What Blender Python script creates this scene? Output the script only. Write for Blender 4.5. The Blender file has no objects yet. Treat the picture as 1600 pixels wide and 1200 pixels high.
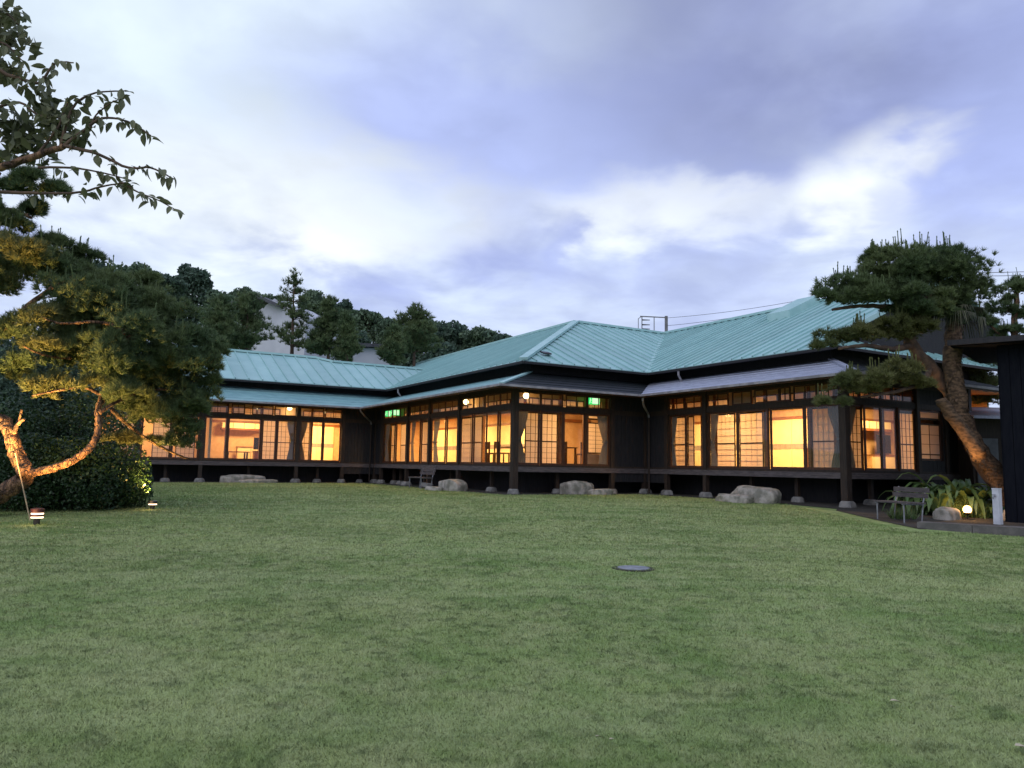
import bpy, math, random
import numpy as np
from mathutils import Vector, Matrix, Quaternion
random.seed(7); rng = np.random.default_rng(7)
rad = math.radians
sc = bpy.context.scene
COL = sc.collection

# ------------------------------------------------------------------ camera
F, PITCH, ROLL = 1194.8, rad(6.106), rad(1.009)
EYE = Vector((0, 0, 1.5))
fw = Vector((0, math.cos(PITCH), math.sin(PITCH)))
u0 = Vector((0, -math.sin(PITCH), math.cos(PITCH))); r0 = Vector((1, 0, 0))
rt = math.cos(ROLL)*r0 + math.sin(ROLL)*u0
up = -math.sin(ROLL)*r0 + math.cos(ROLL)*u0
cd = bpy.data.cameras.new('camera'); cam = bpy.data.objects.new('camera', cd); COL.objects.link(cam)
cd.sensor_fit = 'HORIZONTAL'; cd.sensor_width = 36; cd.lens = F/1600*36; cd.clip_end = 3000; cd.clip_start = .05
M = Matrix((rt, up, -fw)).transposed().to_4x4(); M.translation = EYE
cam.matrix_world = M; sc.camera = cam

# ------------------------------------------------------------------ world: overcast evening sky
SUN_EL, SUN_AZ = rad(38), rad(205)
w = bpy.data.worlds.new('World'); sc.world = w; w.use_nodes = True
nt = w.node_tree; nt.nodes.clear()
class G:
    """tiny helper for node maths"""
    def __init__(s, nt): s.nt = nt
    def n(s, t, **kw):
        x = s.nt.nodes.new(t)
        for k, v in kw.items(): setattr(x, k, v)
        return x
    def set(s, sock, v):
        if isinstance(v, bpy.types.NodeSocket): s.nt.links.new(v, sock)
        elif v is not None: sock.default_value = v
    def m(s, op, a, b=None, c=None, clamp=False):
        x = s.n('ShaderNodeMath', operation=op, use_clamp=clamp)
        for i, v in enumerate((a, b, c)):
            if v is not None: s.set(x.inputs[i], v)
        return x.outputs[0]
    def mr(s, v, a, b, c, d, smooth=True):
        x = s.n('ShaderNodeMapRange', interpolation_type='SMOOTHSTEP' if smooth else 'LINEAR')
        for i, q in enumerate((v, a, b, c, d)): s.set(x.inputs[i], q)
        return x.outputs[0]
    def mix(s, f, a, b):
        x = s.n('ShaderNodeMix', data_type='RGBA')
        s.set(x.inputs[0], f); s.set(x.inputs[6], a); s.set(x.inputs[7], b)
        return x.outputs[2]
    def noise(s, vec, scale, detail=5, rough=.55, dist=0.0):
        x = s.n('ShaderNodeTexNoise'); s.set(x.inputs['Vector'], vec)
        x.inputs['Scale'].default_value = scale; x.inputs['Detail'].default_value = detail
        x.inputs['Roughness'].default_value = rough; x.inputs['Distortion'].default_value = dist
        return x.outputs['Fac']
    def comb(s, x, y, z):
        c = s.n('ShaderNodeCombineXYZ')
        for i, q in enumerate((x, y, z)): s.set(c.inputs[i], q)
        return c.outputs[0]
g = G(nt)
tc = g.n('ShaderNodeTexCoord'); sp = g.n('ShaderNodeSeparateXYZ'); nt.links.new(tc.outputs['Generated'], sp.inputs[0])
X, Y, Z = sp.outputs
zz = g.m('MAXIMUM', Z, 0.0)
den = g.m('ADD', zz, .22)
cp = g.comb(g.m('DIVIDE', X, den), g.m('DIVIDE', Y, den), 0.0)      # cloud layer plane
n1 = g.noise(cp, 1.1, 7, .52, .25)
n2 = g.noise(cp, 3.0, 5, .5, .4)
n3 = g.noise(cp, 7.0, 5, .5, .2)
az = g.m('MULTIPLY', g.m('ARCTAN2', X, Y), 57.2958)
el = g.m('MULTIPLY', g.m('ARCSINE', Z), 57.2958)
wz = g.m('ADD', g.m('MULTIPLY', g.m('SUBTRACT', n2, .5), 20.0), g.m('MULTIPLY', g.m('SUBTRACT', n3, .5), 4.0))
wy = g.m('ADD', g.m('MULTIPLY', g.m('SUBTRACT', n1, .5), 7.0), g.m('MULTIPLY', g.m('SUBTRACT', n3, .5), 2.0))
azw = g.m('ADD', az, wz); elw = g.m('ADD', el, g.m('ADD', wy, g.m('MULTIPLY', wz, .35)))
def blob(a0, e0, ra, re, soft=.6, tilt=0.0):
    da = g.m('SUBTRACT', azw, a0); de = g.m('SUBTRACT', elw, e0)
    de = g.m('SUBTRACT', de, g.m('MULTIPLY', da, tilt))
    d = g.m('SQRT', g.m('ADD', g.m('POWER', g.m('DIVIDE', da, ra), 2.0), g.m('POWER', g.m('DIVIDE', de, re), 2.0)))
    return g.mr(d, 1.0-soft, 1.0+soft, 1.0, 0.0)
pale, mid, dark, white, low = (.86, .99, 1.12, 1), (.49, .58, 1.0, 1), (.30, .345, .61, 1), (1.10, 1.16, 1.18, 1), (.67, .77, 1.06, 1)
base = g.mr(g.m('ADD', g.m('MULTIPLY', n1, .65), g.m('MULTIPLY', n2, .35)), .40, .62, 0.0, 1.0)
col = g.mix(base, mid, pale)
col = g.mix(g.mr(el, 4.0, 16.0, .75, 0.0), col, low)
def layer(c, m, strength, b):
    return g.mix(g.m('MULTIPLY', b, strength), c, m)
col = layer(col, pale, .95, blob(-29, 30, 20, 14, .7))
col = layer(col, mid, .9, blob(0, 24.8, 17, 5.6, .6, -.08))
col = layer(col, dark, .62, blob(27, 39.5, 34, 15.0, .42, -.05))
col = layer(col, dark, .60, blob(17.5, 29, 13, 8.5, .55, -.05))
col = layer(col, dark, .35, blob(19.0, 24.0, 7, 4.0, .5, .05))
col = layer(col, mid, .45, blob(38, 24, 9, 8, .7))
col = layer(col, white, .62, blob(-19, 18.2, 15, 3.8, .8, .02))
col = layer(col, white, .70, blob(-14, 16.2, 6, 1.8, .7, .0))
col = layer(col, white, .66, blob(8.5, 18.4, 6.5, 2.2, .7, .0))
col = layer(col, white, .5, blob(17, 17.8, 6, 1.8, .7, .05))
col = layer(col, white, .95, blob(25.0, 18.4, 3.8, 2.5, .7, .0))
col = layer(col, mid, .7, blob(3.4, 15.8, 2.0, 2.0, .6, .1))
col = layer(col, mid, .35, blob(27.5, 17.6, 1.1, 1.1, .6))
col = layer(col, low, .6, blob(24, 11.5, 20, 4.5, .7))
fine = g.m('MULTIPLY', g.mr(n3, .3, .7, .95, 1.05), g.mr(n2, .3, .7, .93, 1.07))
fv = g.n('ShaderNodeVectorMath', operation='SCALE'); nt.links.new(col, fv.inputs[0]); nt.links.new(fine, fv.inputs[3]); col = fv.outputs[0]
sky = g.n('ShaderNodeTexSky', sky_type='NISHITA'); sky.sun_disc = False
sky.sun_elevation = SUN_EL; sky.sun_rotation = SUN_AZ
skyc = g.n('ShaderNodeVectorMath', operation='SCALE'); nt.links.new(sky.outputs[0], skyc.inputs[0]); skyc.inputs[3].default_value = .05
# a broken veil of cloud hides most of the clear sky
col = g.mix(.90, skyc.outputs[0], col)
col = g.mix(g.mr(Z, -.05, .0, 0.0, 1.0), (.05, .06, .05, 1), col)
bg = g.n('ShaderNodeBackground'); nt.links.new(col, bg.inputs[0]); bg.inputs[1].default_value = 1.0
wo = g.n('ShaderNodeOutputWorld'); nt.links.new(bg.outputs[0], wo.inputs[0])

sl = bpy.data.lights.new('sun', 'SUN'); sun = bpy.data.objects.new('sun', sl); COL.objects.link(sun)
sl.energy = .9; sl.angle = rad(60); sl.color = (1, .95, .9)
sd = Vector((math.sin(SUN_AZ)*math.cos(SUN_EL), math.cos(SUN_AZ)*math.cos(SUN_EL), math.sin(SUN_EL)))
sun.rotation_euler = sd.to_track_quat('Z', 'Y').to_euler(); sun.location = (-10, -30, 40)

vs = sc.view_settings; vs.view_transform = 'Standard'; vs.look = 'None'; vs.gamma = 1; vs.exposure = 0; vs.use_curve_mapping = False
sc.render.engine = 'CYCLES'
cy = sc.cycles; cy.use_denoising = True; cy.max_bounces = 8; cy.transparent_max_bounces = 16; cy.diffuse_bounces = 4
cy.glossy_bounces = 3; cy.transmission_bounces = 6; cy.sample_clamp_indirect = 4; cy.caustics_reflective = False; cy.caustics_refractive = False

# ------------------------------------------------------------------ helpers
class MB:
    def __init__(s): s.v = []; s.f = []
    def box(s, a, b):
        x0, x1 = sorted((a[0], b[0])); y0, y1 = sorted((a[1], b[1])); z0, z1 = sorted((a[2], b[2]))
        o = len(s.v)
        s.v += [(x0,y0,z0),(x1,y0,z0),(x1,y1,z0),(x0,y1,z0),(x0,y0,z1),(x1,y0,z1),(x1,y1,z1),(x0,y1,z1)]
        s.f += [tuple(o+i for i in q) for q in ((0,3,2,1),(4,5,6,7),(0,1,5,4),(1,2,6,5),(2,3,7,6),(3,0,4,7))]
        return s
    def slab(s, pts, th):
        """polygon with a thickness straight down"""
        n = len(pts); o = len(s.v)
        s.v += [tuple(p) for p in pts] + [(p[0], p[1], p[2]-th) for p in pts]
        s.f.append(tuple(o+i for i in range(n))); s.f.append(tuple(o+n+i for i in reversed(range(n))))
        for i in range(n):
            j = (i+1) % n; s.f.append((o+i, o+n+i, o+n+j, o+j))
        return s
    def bar(s, a, b, wd, ht, upv=(0, 0, 1)):
        a, b = Vector(a), Vector(b); t = (b-a).normalized(); upv = Vector(upv)
        side = t.cross(upv)
        if side.length < 1e-4: side = t.cross(Vector((1, 0, 0)))
        side.normalize(); nn = side.cross(t)
        o = len(s.v)
        for p in (a, b):
            for i, j in ((-1,-1),(1,-1),(1,1),(-1,1)):
                s.v.append(tuple(p + side*(i*wd/2) + nn*(j*ht/2)))
        s.f += [tuple(o+i for i in q) for q in ((0,1,2,3),(7,6,5,4),(0,4,5,1),(1,5,6,2),(2,6,7,3),(3,7,4,0))]
        return s
    def tube(s, pts, rr, n=8, cap=True, jit=0.0):
        pts = [Vector(p) for p in pts]; o = len(s.v); k = len(pts)
        if not hasattr(rr, '__len__'): rr = [rr]*k
        ref = None
        for i, p in enumerate(pts):
            t = (pts[min(i+1, k-1)]-pts[max(i-1, 0)]).normalized()
            if ref is None: ref = Vector((1, 0, 0)) if abs(t.x) < .8 else Vector((0, 1, 0))
            a = (ref - t*ref.dot(t)).normalized(); b = t.cross(a); ref = a
            for j in range(n):
                an = 2*math.pi*j/n; r = rr[i]*(1+random.uniform(-jit, jit))
                s.v.append(tuple(p + a*(math.cos(an)*r) + b*(math.sin(an)*r)))
        for i in range(k-1):
            for j in range(n):
                s.f.append((o+i*n+j, o+i*n+(j+1) % n, o+(i+1)*n+(j+1) % n, o+(i+1)*n+j))
        if cap:
            s.f.append(tuple(o+j for j in reversed(range(n)))); s.f.append(tuple(o+(k-1)*n+j for j in range(n)))
        return s
    def lathe(s, prof, n=16, c=(0, 0, 0)):
        return s.tube([(c[0], c[1], c[2]+z) for r, z in prof], [max(r, 1e-4) for r, z in prof], n)
    def mesh(s, name):
        me = bpy.data.meshes.new(name); me.from_pydata(s.v, [], s.f); me.update(); return me
    def build(s, name, mat, parent=None, smooth=False):
        return obj(name, s.mesh(name), mat, parent, smooth)
def obj(name, me, mat=None, parent=None, smooth=False):
    o = bpy.data.objects.new(name, me); COL.objects.link(o)
    if mat is not None and me is not None and not me.materials: me.materials.append(mat)
    if parent is not None: o.parent = parent
    if smooth and me is not None: me.shade_smooth()
    return o
def tag(o, label, cat, group=None, kind=None):
    if label: o['label'] = label
    if cat: o['category'] = cat
    if group: o['group'] = group
    if kind: o['kind'] = kind
    return o
def empty(name, loc, rz=0.0, label=None, cat=None, group=None, parent=None):
    o = bpy.data.objects.new(name, None); COL.objects.link(o); o.location = loc; o.rotation_euler = (0, 0, rz)
    o.empty_display_size = .2
    if parent: o.parent = parent
    if label: tag(o, label, cat, group)
    return o
def copy_tree(o, parent=None):
    c = o.copy(); COL.objects.link(c); c.parent = parent
    for ch in list(o.children): copy_tree(ch, c)
    return c
def tri_mesh(name, V, Fc):
    """fast mesh from numpy: V (n,3), Fc (m,k)"""
    me = bpy.data.meshes.new(name); k = Fc.shape[1]
    me.vertices.add(len(V)); me.vertices.foreach_set('co', np.ascontiguousarray(V, np.float32).ravel())
    me.loops.add(Fc.size); me.loops.foreach_set('vertex_index', np.ascontiguousarray(Fc, np.int32).ravel())
    me.polygons.add(len(Fc)); me.polygons.foreach_set('loop_start', np.arange(0, Fc.size, k, dtype=np.int32))
    me.update(calc_edges=True); return me
def at(x, y, depth):
    """world point seen at a place of the photograph, at a measured distance ahead of the camera"""
    d = fw*F + rt*(x-800) - up*(y-600); return EYE + d*(depth/d.y)
def gz(x, y):
    b = .0272*min(max(y, 0), 22)
    def ss(a, c, t):
        t = min(max((t-a)/(c-a), 0), 1); return t*t*(3-2*t)
    return b + 12.0*ss(42, 78, y)*ss(14, -38, x)
def on_ground(x, y):
    d = fw*F + rt*(x-800) - up*(y-600)
    s = -1.5/(d.z-.0272*d.y); p = EYE + d*s; return Vector((p.x, p.y, gz(p.x, p.y)))

# ------------------------------------------------------------------ materials
def mat(name, c, rough=.7, c2=None, scale=4.0, stretch=(1, 1, 1), bump=0.0, bscale=None, metallic=0.0, spec=.4, detail=6, island=0.0, lo=.35, hi=.65):
    m = bpy.data.materials.new(name); m.use_nodes = True; t = m.node_tree; q = G(t)
    b = t.nodes['Principled BSDF']; b.inputs['Roughness'].default_value = rough
    b.inputs['Metallic'].default_value = metallic; b.inputs['Specular IOR Level'].default_value = spec
    tcn = q.n('ShaderNodeTexCoord'); mp = q.n('ShaderNodeMapping'); t.links.new(tcn.outputs['Object'], mp.inputs[0])
    mp.inputs['Scale'].default_value = stretch
    c = tuple(c)+(1,)
    if c2 is None: c2 = tuple(x*.7 for x in c[:3])
    f = q.mr(q.noise(mp.outputs[0], scale, detail), lo, hi, 0.0, 1.0)
    cc = q.mix(f, c, tuple(c2)+(1,))
    if island:
        ge = q.n('ShaderNodeNewGeometry')
        v = q.mr(ge.outputs['Random Per Island'], 0.0, 1.0, 1-island, 1+island, False)
        h = q.n('ShaderNodeHueSaturation'); q.set(h.inputs['Value'], v); q.set(h.inputs['Color'], cc); cc = h.outputs[0]
    t.links.new(cc, b.inputs['Base Color'])
    if bump:
        bn = q.n('ShaderNodeBump'); bn.inputs['Strength'].default_value = bump; bn.inputs['Distance'].default_value = .02
        t.links.new(q.noise(mp.outputs[0], bscale or scale*3, 6), bn.inputs['Height']); t.links.new(bn.outputs[0], b.inputs['Normal'])
    return m
def leafmat(name, c, c2, scale=.6, island=.35, trans=.3, rough=.6, spec=.3):
    m = mat(name, c, rough, c2, scale, island=island, spec=spec); t = m.node_tree; b = t.nodes['Principled BSDF']
    tr = t.nodes.new('ShaderNodeBsdfTranslucent'); mx = t.nodes.new('ShaderNodeMixShader'); mx.inputs[0].default_value = trans
    src = b.inputs['Base Color'].links[0].from_socket
    t.links.new(src, tr.inputs[0]); t.links.new(b.outputs[0], mx.inputs[1]); t.links.new(tr.outputs[0], mx.inputs[2])
    t.links.new(mx.outputs[0], t.nodes['Material Output'].inputs[0]); return m
def emit(name, c, s):
    m = bpy.data.materials.new(name); m.use_nodes = True; t = m.node_tree; t.nodes.clear()
    e = t.nodes.new('ShaderNodeEmission'); e.inputs[0].default_value = tuple(c)+(1,); e.inputs[1].default_value = s
    o = t.nodes.new('ShaderNodeOutputMaterial'); t.links.new(e.outputs[0], o.inputs[0]); return m
def paper(name, c, trans=.55):
    m = mat(name, c, .9, tuple(x*.93 for x in c), 9.0); t = m.node_tree; b = t.nodes['Principled BSDF']
    tr = t.nodes.new('ShaderNodeBsdfTranslucent'); mx = t.nodes.new('ShaderNodeMixShader'); mx.inputs[0].default_value = trans
    tr.inputs[0].default_value = tuple(c)+(1,)
    t.links.new(b.outputs[0], mx.inputs[1]); t.links.new(tr.outputs[0], mx.inputs[2]); t.links.new(mx.outputs[0], t.nodes['Material Output'].inputs[0]); return m
def glassmat():
    m = bpy.data.materials.new('window_glass'); m.use_nodes = True; t = m.node_tree; t.nodes.clear()
    lw = t.nodes.new('ShaderNodeLayerWeight'); lw.inputs[0].default_value = .5; q = G(t)
    fr = q.m('ADD', .03, q.m('MULTIPLY', .5, q.m('POWER', lw.outputs['Facing'], 5.0)))
    tr = t.nodes.new('ShaderNodeBsdfTransparent'); tr.inputs[0].default_value = (.94, .95, .94, 1)
    gl = t.nodes.new('ShaderNodeBsdfGlossy'); gl.inputs['Roughness'].default_value = .02
    mx = t.nodes.new('ShaderNodeMixShader'); o = t.nodes.new('ShaderNodeOutputMaterial')
    t.links.new(fr, mx.inputs[0]); t.links.new(tr.outputs[0], mx.inputs[1]); t.links.new(gl.outputs[0], mx.inputs[2]); t.links.new(mx.outputs[0], o.inputs[0])
    return m
DARK = mat('dark_timber', (.022, .014, .010), .65, (.040, .025, .017), 3, (8, 8, 1), .3, 20)
FRAME = mat('door_timber', (.085, .034, .016), .5, (.05, .02, .011), 5, (6, 6, 1), .2, 20)
GREYW = mat('weathered_timber', (.12, .10, .10), .8, (.065, .055, .058), 4, (1, 1, 9), .5, 25)
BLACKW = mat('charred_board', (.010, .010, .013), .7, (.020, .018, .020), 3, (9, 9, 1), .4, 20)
INWOOD = mat('interior_timber', (.30, .13, .055), .45, (.20, .085, .035), 3, (2, 2, 9), .1, 20)
CEILW = mat('ceiling_board', (.42, .20, .09), .6, (.32, .15, .07), 2, (9, 1, 1), .1)
FLOORW = mat('floor_board', (.30, .16, .07), .35, (.22, .11, .05), 2, (1, 9, 1), .1)
PLASTER = mat('sand_plaster', (.66, .47, .27), .9, (.58, .40, .22), 6, bump=.1)
FUSUMA = mat('fusuma_paper', (.86, .76, .46), .9, (.80, .70, .42), 3)
BAND = mat('fusuma_band', (.36, .33, .30), .9, (.28, .26, .24), 12)
PAPER = paper('shoji_paper', (.84, .69, .57), .40)
GLASS = glassmat()
ROOF = mat('painted_roof', (.30, .485, .48), .42, (.25, .43, .43), 1.4, (1, 1, 1), .06, 8, spec=.5, lo=.3, hi=.75)
def weather(m):
    t = m.node_tree; q = G(t); b = t.nodes['Principled BSDF']; src = b.inputs['Base Color'].links[0].from_socket
    oi = q.n('ShaderNodeObjectInfo'); tcn = q.n('ShaderNodeTexCoord')
    f = q.m('ADD', q.mr(oi.outputs['Random'], 0.0, 1.0, .90, 1.06, False), q.mr(q.noise(tcn.outputs['Object'], 5.0, 6, .7, 1.0), .55, .75, 0.0, -.16))
    h = q.n('ShaderNodeHueSaturation'); q.set(h.inputs['Value'], f); q.set(h.inputs['Color'], src); t.links.new(h.outputs[0], b.inputs['Base Color'])
weather(ROOF)
ROOFCAP = mat('painted_ridge_cap', (.36, .55, .54), .45, (.30, .49, .48), 2, spec=.5)
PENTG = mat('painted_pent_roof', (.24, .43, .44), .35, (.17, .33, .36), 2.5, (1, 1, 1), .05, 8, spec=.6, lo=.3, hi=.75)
PENTD = mat('pent_reflection_tones', (.013, .016, .018), .5, (.15, .17, .20), .9, (.30, 3.0, 1), .05, 9, spec=.12, lo=.58, hi=.80)  # dark base and pale streaks imitate reflections in the metal sheet
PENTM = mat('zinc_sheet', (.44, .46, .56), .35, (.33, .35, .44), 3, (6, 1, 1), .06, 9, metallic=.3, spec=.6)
GUTTER = mat('gutter_metal', (.30, .29, .31), .5, (.18, .17, .19), 3)
STONE = mat('river_stone', (.37, .34, .30), .85, (.16, .155, .125), 4.5, bump=1.0, bscale=10, detail=9)
FOOT = mat('footing_stone', (.24, .23, .215), .9, (.13, .13, .125), 5, bump=.8, bscale=20)
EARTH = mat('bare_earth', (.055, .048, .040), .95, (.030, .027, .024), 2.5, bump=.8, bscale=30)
CURT = paper('linen_curtain', (.26, .24, .22), .38)
METAL = mat('grey_steel', (.30, .31, .33), .45, (.2, .2, .22), 5, metallic=.5)
BLACK = mat('black_plastic', (.012, .012, .013), .35, (.02, .02, .02), 5)
WHITEP = mat('white_paint', (.62, .64, .68), .6, (.50, .52, .56), 3)
BARK = mat('pine_bark', (.24, .135, .075), .9, (.075, .042, .027), 9, (1, 1, .45), 0.0, lo=.40, hi=.58)
def barkbump(m, sc_):
    t = m.node_tree; q = G(t); tcn = q.n('ShaderNodeTexCoord'); mp = q.n('ShaderNodeMapping'); mp.inputs['Scale'].default_value = (1, 1, .5); t.links.new(tcn.outputs['Object'], mp.inputs[0])
    v = q.n('ShaderNodeTexVoronoi', feature='DISTANCE_TO_EDGE'); v.inputs['Scale'].default_value = sc_; t.links.new(mp.outputs[0], v.inputs['Vector'])
    h = q.m('ADD', q.mr(v.outputs[0], 0.0, .18, 0.0, 1.0), q.m('MULTIPLY', q.noise(mp.outputs[0], sc_*3, 5), .6))
    bn = q.n('ShaderNodeBump'); bn.inputs['Strength'].default_value = 1.0; bn.inputs['Distance'].default_value = .045; t.links.new(h, bn.inputs['Height']); t.links.new(bn.outputs[0], t.nodes['Principled BSDF'].inputs['Normal'])
barkbump(BARK, 13)
PALMB = mat('palm_fibre', (.16, .10, .06), .95, (.05, .033, .022), 9, (1, 1, 2.2), 1.0, 25)
TWIG = mat('twig_bark', (.12, .075, .05), .9, (.06, .04, .03), 8)
NEEDLE = leafmat('pine_needles', (.135, .175, .070), (.075, .118, .052), .9, .4, .35, .5)
NEEDLE2 = leafmat('pine_needles_lit', (.160, .165, .060), (.100, .125, .046), .9, .4, .35, .5)  # yellower copy of the needles, lamp glow put into the colour of lit pads
SHRUB = leafmat('shrub_leaves', (.040, .080, .026), (.022, .050, .020), 1.5, .45, .2, .4)
CHERRY = leafmat('cherry_leaves', (.150, .150, .080), (.100, .120, .062), 1.5, .3, .25, .5)
BROAD = leafmat('broadleaf', (.150, .205, .115), (.085, .135, .085), .25, .45, .3)
BROAD2 = leafmat('broadleaf_dark', (.100, .150, .100), (.060, .102, .075), .25, .45, .3)
STRAP = leafmat('strap_leaves', (.14, .21, .07), (.085, .15, .05), 2.0, .3, .25, .35, .5)
PALMF = leafmat('dry_fronds', (.09, .085, .05), (.03, .042, .022), 3.0, .4, .2)
# lawn: one colour recipe for the soil sheet and the blades on it
def lawnmat(name, blades):
    m = bpy.data.materials.new(name); m.use_nodes = True; t = m.node_tree; q = G(t); b = t.nodes['Principled BSDF']
    b.inputs['Roughness'].default_value = .75; b.inputs['Specular IOR Level'].default_value = .2
    ge = q.n('ShaderNodeNewGeometry'); P = ge.outputs['Position']
    a = q.mr(q.noise(P, .55, 6, .6, .3), .38, .64, 0.0, 1.0)
    c = q.mr(q.noise(P, 2.6, 6, .65, .2), .40, .66, 0.0, 1.0)
    d = q.mr(q.noise(P, 6.5, 6, .65, .4), .48, .66, 0.0, 1.0)
    e = q.mr(q.noise(P, .16, 3, .5), .42, .60, 0.0, 1.0)
    cc = q.mix(a, (.205, .290, .088, 1), (.375, .445, .170, 1))
    cc = q.mix(q.m('MULTIPLY', e, .45), cc, (.190, .325, .085, 1))
    cc = q.mix(q.m('MULTIPLY', c, .65), cc, (.42, .455, .215, 1))
    cc = q.mix(q.m('MULTIPLY', d, .62), cc, (.085, .125, .042, 1))
    mp = q.n('ShaderNodeMapping'); t.links.new(P, mp.inputs[0]); mp.inputs['Rotation'].default_value = (0, 0, .30); mp.inputs['Scale'].default_value = (.10, 1.0, 1.0)
    st = q.mr(q.noise(mp.outputs[0], 1.5, 4, .6, .3), .46, .66, 0.0, 1.0)      # faint mowing swaths
    cc = q.mix(q.m('MULTIPLY', st, .40), cc, (.42, .49, .22, 1))
    wr = q.mr(q.noise(P, 1.3, 7, .7, .8), .60, .72, 0.0, 1.0)                  # thin, worn spots
    cc = q.mix(q.m('MULTIPLY', wr, .45), cc, (.36, .32, .20, 1))
    if blades:
        v = q.mr(ge.outputs['Random Per Island'], 0.0, 1.0, .78, 1.35, False)
        h = q.n('ShaderNodeHueSaturation'); q.set(h.inputs['Value'], v); q.set(h.inputs['Color'], cc); cc = h.outputs[0]
        tr = q.n('ShaderNodeBsdfTranslucent'); q.set(tr.inputs[0], cc); mx = q.n('ShaderNodeMixShader'); mx.inputs[0].default_value = .3
        nv = q.n('ShaderNodeVectorMath', operation='MULTIPLY_ADD'); q.set(nv.inputs[0], ge.outputs['Normal']); nv.inputs[1].default_value = (.35, .35, .35); nv.inputs[2].default_value = (0, 0, .8)
        vn = q.n('ShaderNodeVectorMath', operation='NORMALIZE'); t.links.new(nv.outputs[0], vn.inputs[0]); t.links.new(vn.outputs[0], b.inputs['Normal'])
        t.links.new(b.outputs[0], mx.inputs[1]); t.links.new(tr.outputs[0], mx.inputs[2]); t.links.new(mx.outputs[0], t.nodes['Material Output'].inputs[0])
    else:
        bn = q.n('ShaderNodeBump'); bn.inputs['Strength'].default_value = .8; bn.inputs['Distance'].default_value = .04
        t.links.new(q.noise(P, 60.0, 4, .7), bn.inputs['Height']); t.links.new(bn.outputs[0], b.inputs['Normal'])
    t.links.new(cc, b.inputs['Base Color']); return m
LAWN = lawnmat('lawn_soil', False); BLADE = lawnmat('grass_blades', True)

# ------------------------------------------------------------------ ground
xs = np.unique(np.concatenate([np.linspace(-600, -60, 12), np.linspace(-60, 60, 61), np.linspace(60, 600, 12)]))
ys = np.unique(np.concatenate([np.linspace(-60, 0, 6), [22.0], np.linspace(0, 40, 21), np.linspace(40, 120, 41), np.linspace(120, 1200, 12)]))
V = np.array([(x, y, gz(x, y)) for y in ys for x in xs]); nx = len(xs)
Fq = np.array([(j*nx+i, j*nx+i+1, (j+1)*nx+i+1, (j+1)*nx+i) for j in range(len(ys)-1) for i in range(nx-1)])
gr = obj('ground', tri_mesh('ground', V, Fq), LAWN); tag(gr, 'wide mown lawn sloping gently up to the house', 'lawn', kind='structure')

# short lawn blades
def make_grass(n):
    yy = 2.4 + (35.5-2.4)*rng.random(n)**2.1
    xx = (rng.random(n)*2-1)*(.74*yy+1.2)
    U_ = np.array([math.cos(rad(30.236)), math.sin(rad(30.236))]); V_ = np.array([-U_[1], U_[0]])
    lu = (xx-.1084)*U_[0]+(yy-24.8)*U_[1]; lv = (xx-.1084)*V_[0]+(yy-24.8)*V_[1]
    inside = ((lu > -.7) & (lv > -.7)) | (lv > 11.8) | (lu > 12) | ((lu > 4.7) & (lv > -8.9)) | ((xx > 7.6) & (yy > 14.6) & (lu > 0)) | ((np.hypot(xx-1.55, yy-9.67) < .20))
    k = ~inside; xx, yy = xx[k], yy[k]; n = len(xx)
    zz_ = .0272*np.clip(yy, 0, 22)
    hgt = (.008+.018*rng.random(n)**1.6)*(1+yy*.03); wd = (.0010+.0010*rng.random(n))*(1+yy/3.5)
    an = rng.random(n)*2*np.pi; ln = rng.random(n)*1.3; la = rng.random(n)*2*np.pi
    ax = np.stack([np.cos(an), np.sin(an), np.zeros(n)], 1)
    p = np.stack([xx, yy, zz_-.002], 1)
    tip = p + np.stack([np.cos(la)*ln*hgt, np.sin(la)*ln*hgt, hgt], 1)
    Vv = np.stack([p-ax*wd[:, None], p+ax*wd[:, None], tip], 1).reshape(-1, 3)
    return tri_mesh('grass', Vv, np.arange(3*n).reshape(-1, 3))
go = obj('lawn_grass', make_grass(1100000), BLADE); tag(go, 'short mown grass covering the lawn before the house', 'grass', kind='stuff')

# ------------------------------------------------------------------ house frame
ANG = rad(30.236); OX, OY = .1084, 24.8
UU = Vector((math.cos(ANG), math.sin(ANG), 0)); VV = Vector((-math.sin(ANG), math.cos(ANG), 0))
def LW(u, v, z=0): return Vector((OX, OY, 0)) + UU*u + VV*v + Vector((0, 0, z))
u1, vA, vE = 5.466, 12.747, -8.163
villa = empty('villa', (OX, OY, 0), ANG, 'long low timber villa with turquoise metal roof and lit glass verandas', 'house')
# verandas: type U = the wall runs along v, type V = along u; s runs along the wall, d goes inward
WALL = {'B': ('U', 0.0), 'C': ('V', 0.0), 'D': ('U', u1), 'E': ('V', vE), 'A': ('V', vA)}
def PT(wl, s, d, z):
    t, c = WALL[wl]
    return (c+d, s, z) if t == 'U' else (s, c+d, z)
def wbox(mb, wl, s0, s1, d0, d1, z0, z1):
    mb.box(PT(wl, s0, d0, z0), PT(wl, s1, d1, z1)); return mb
SILL, KAM, FL = 1.538, 3.337, 1.53
SPAN = {'A': (-11.5, 0.06), 'B': (-.06, vA+.06), 'C': (-.06, u1-.06), 'D': (vE-.06, .06), 'E': (u1-.06, 11.5)}
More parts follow.
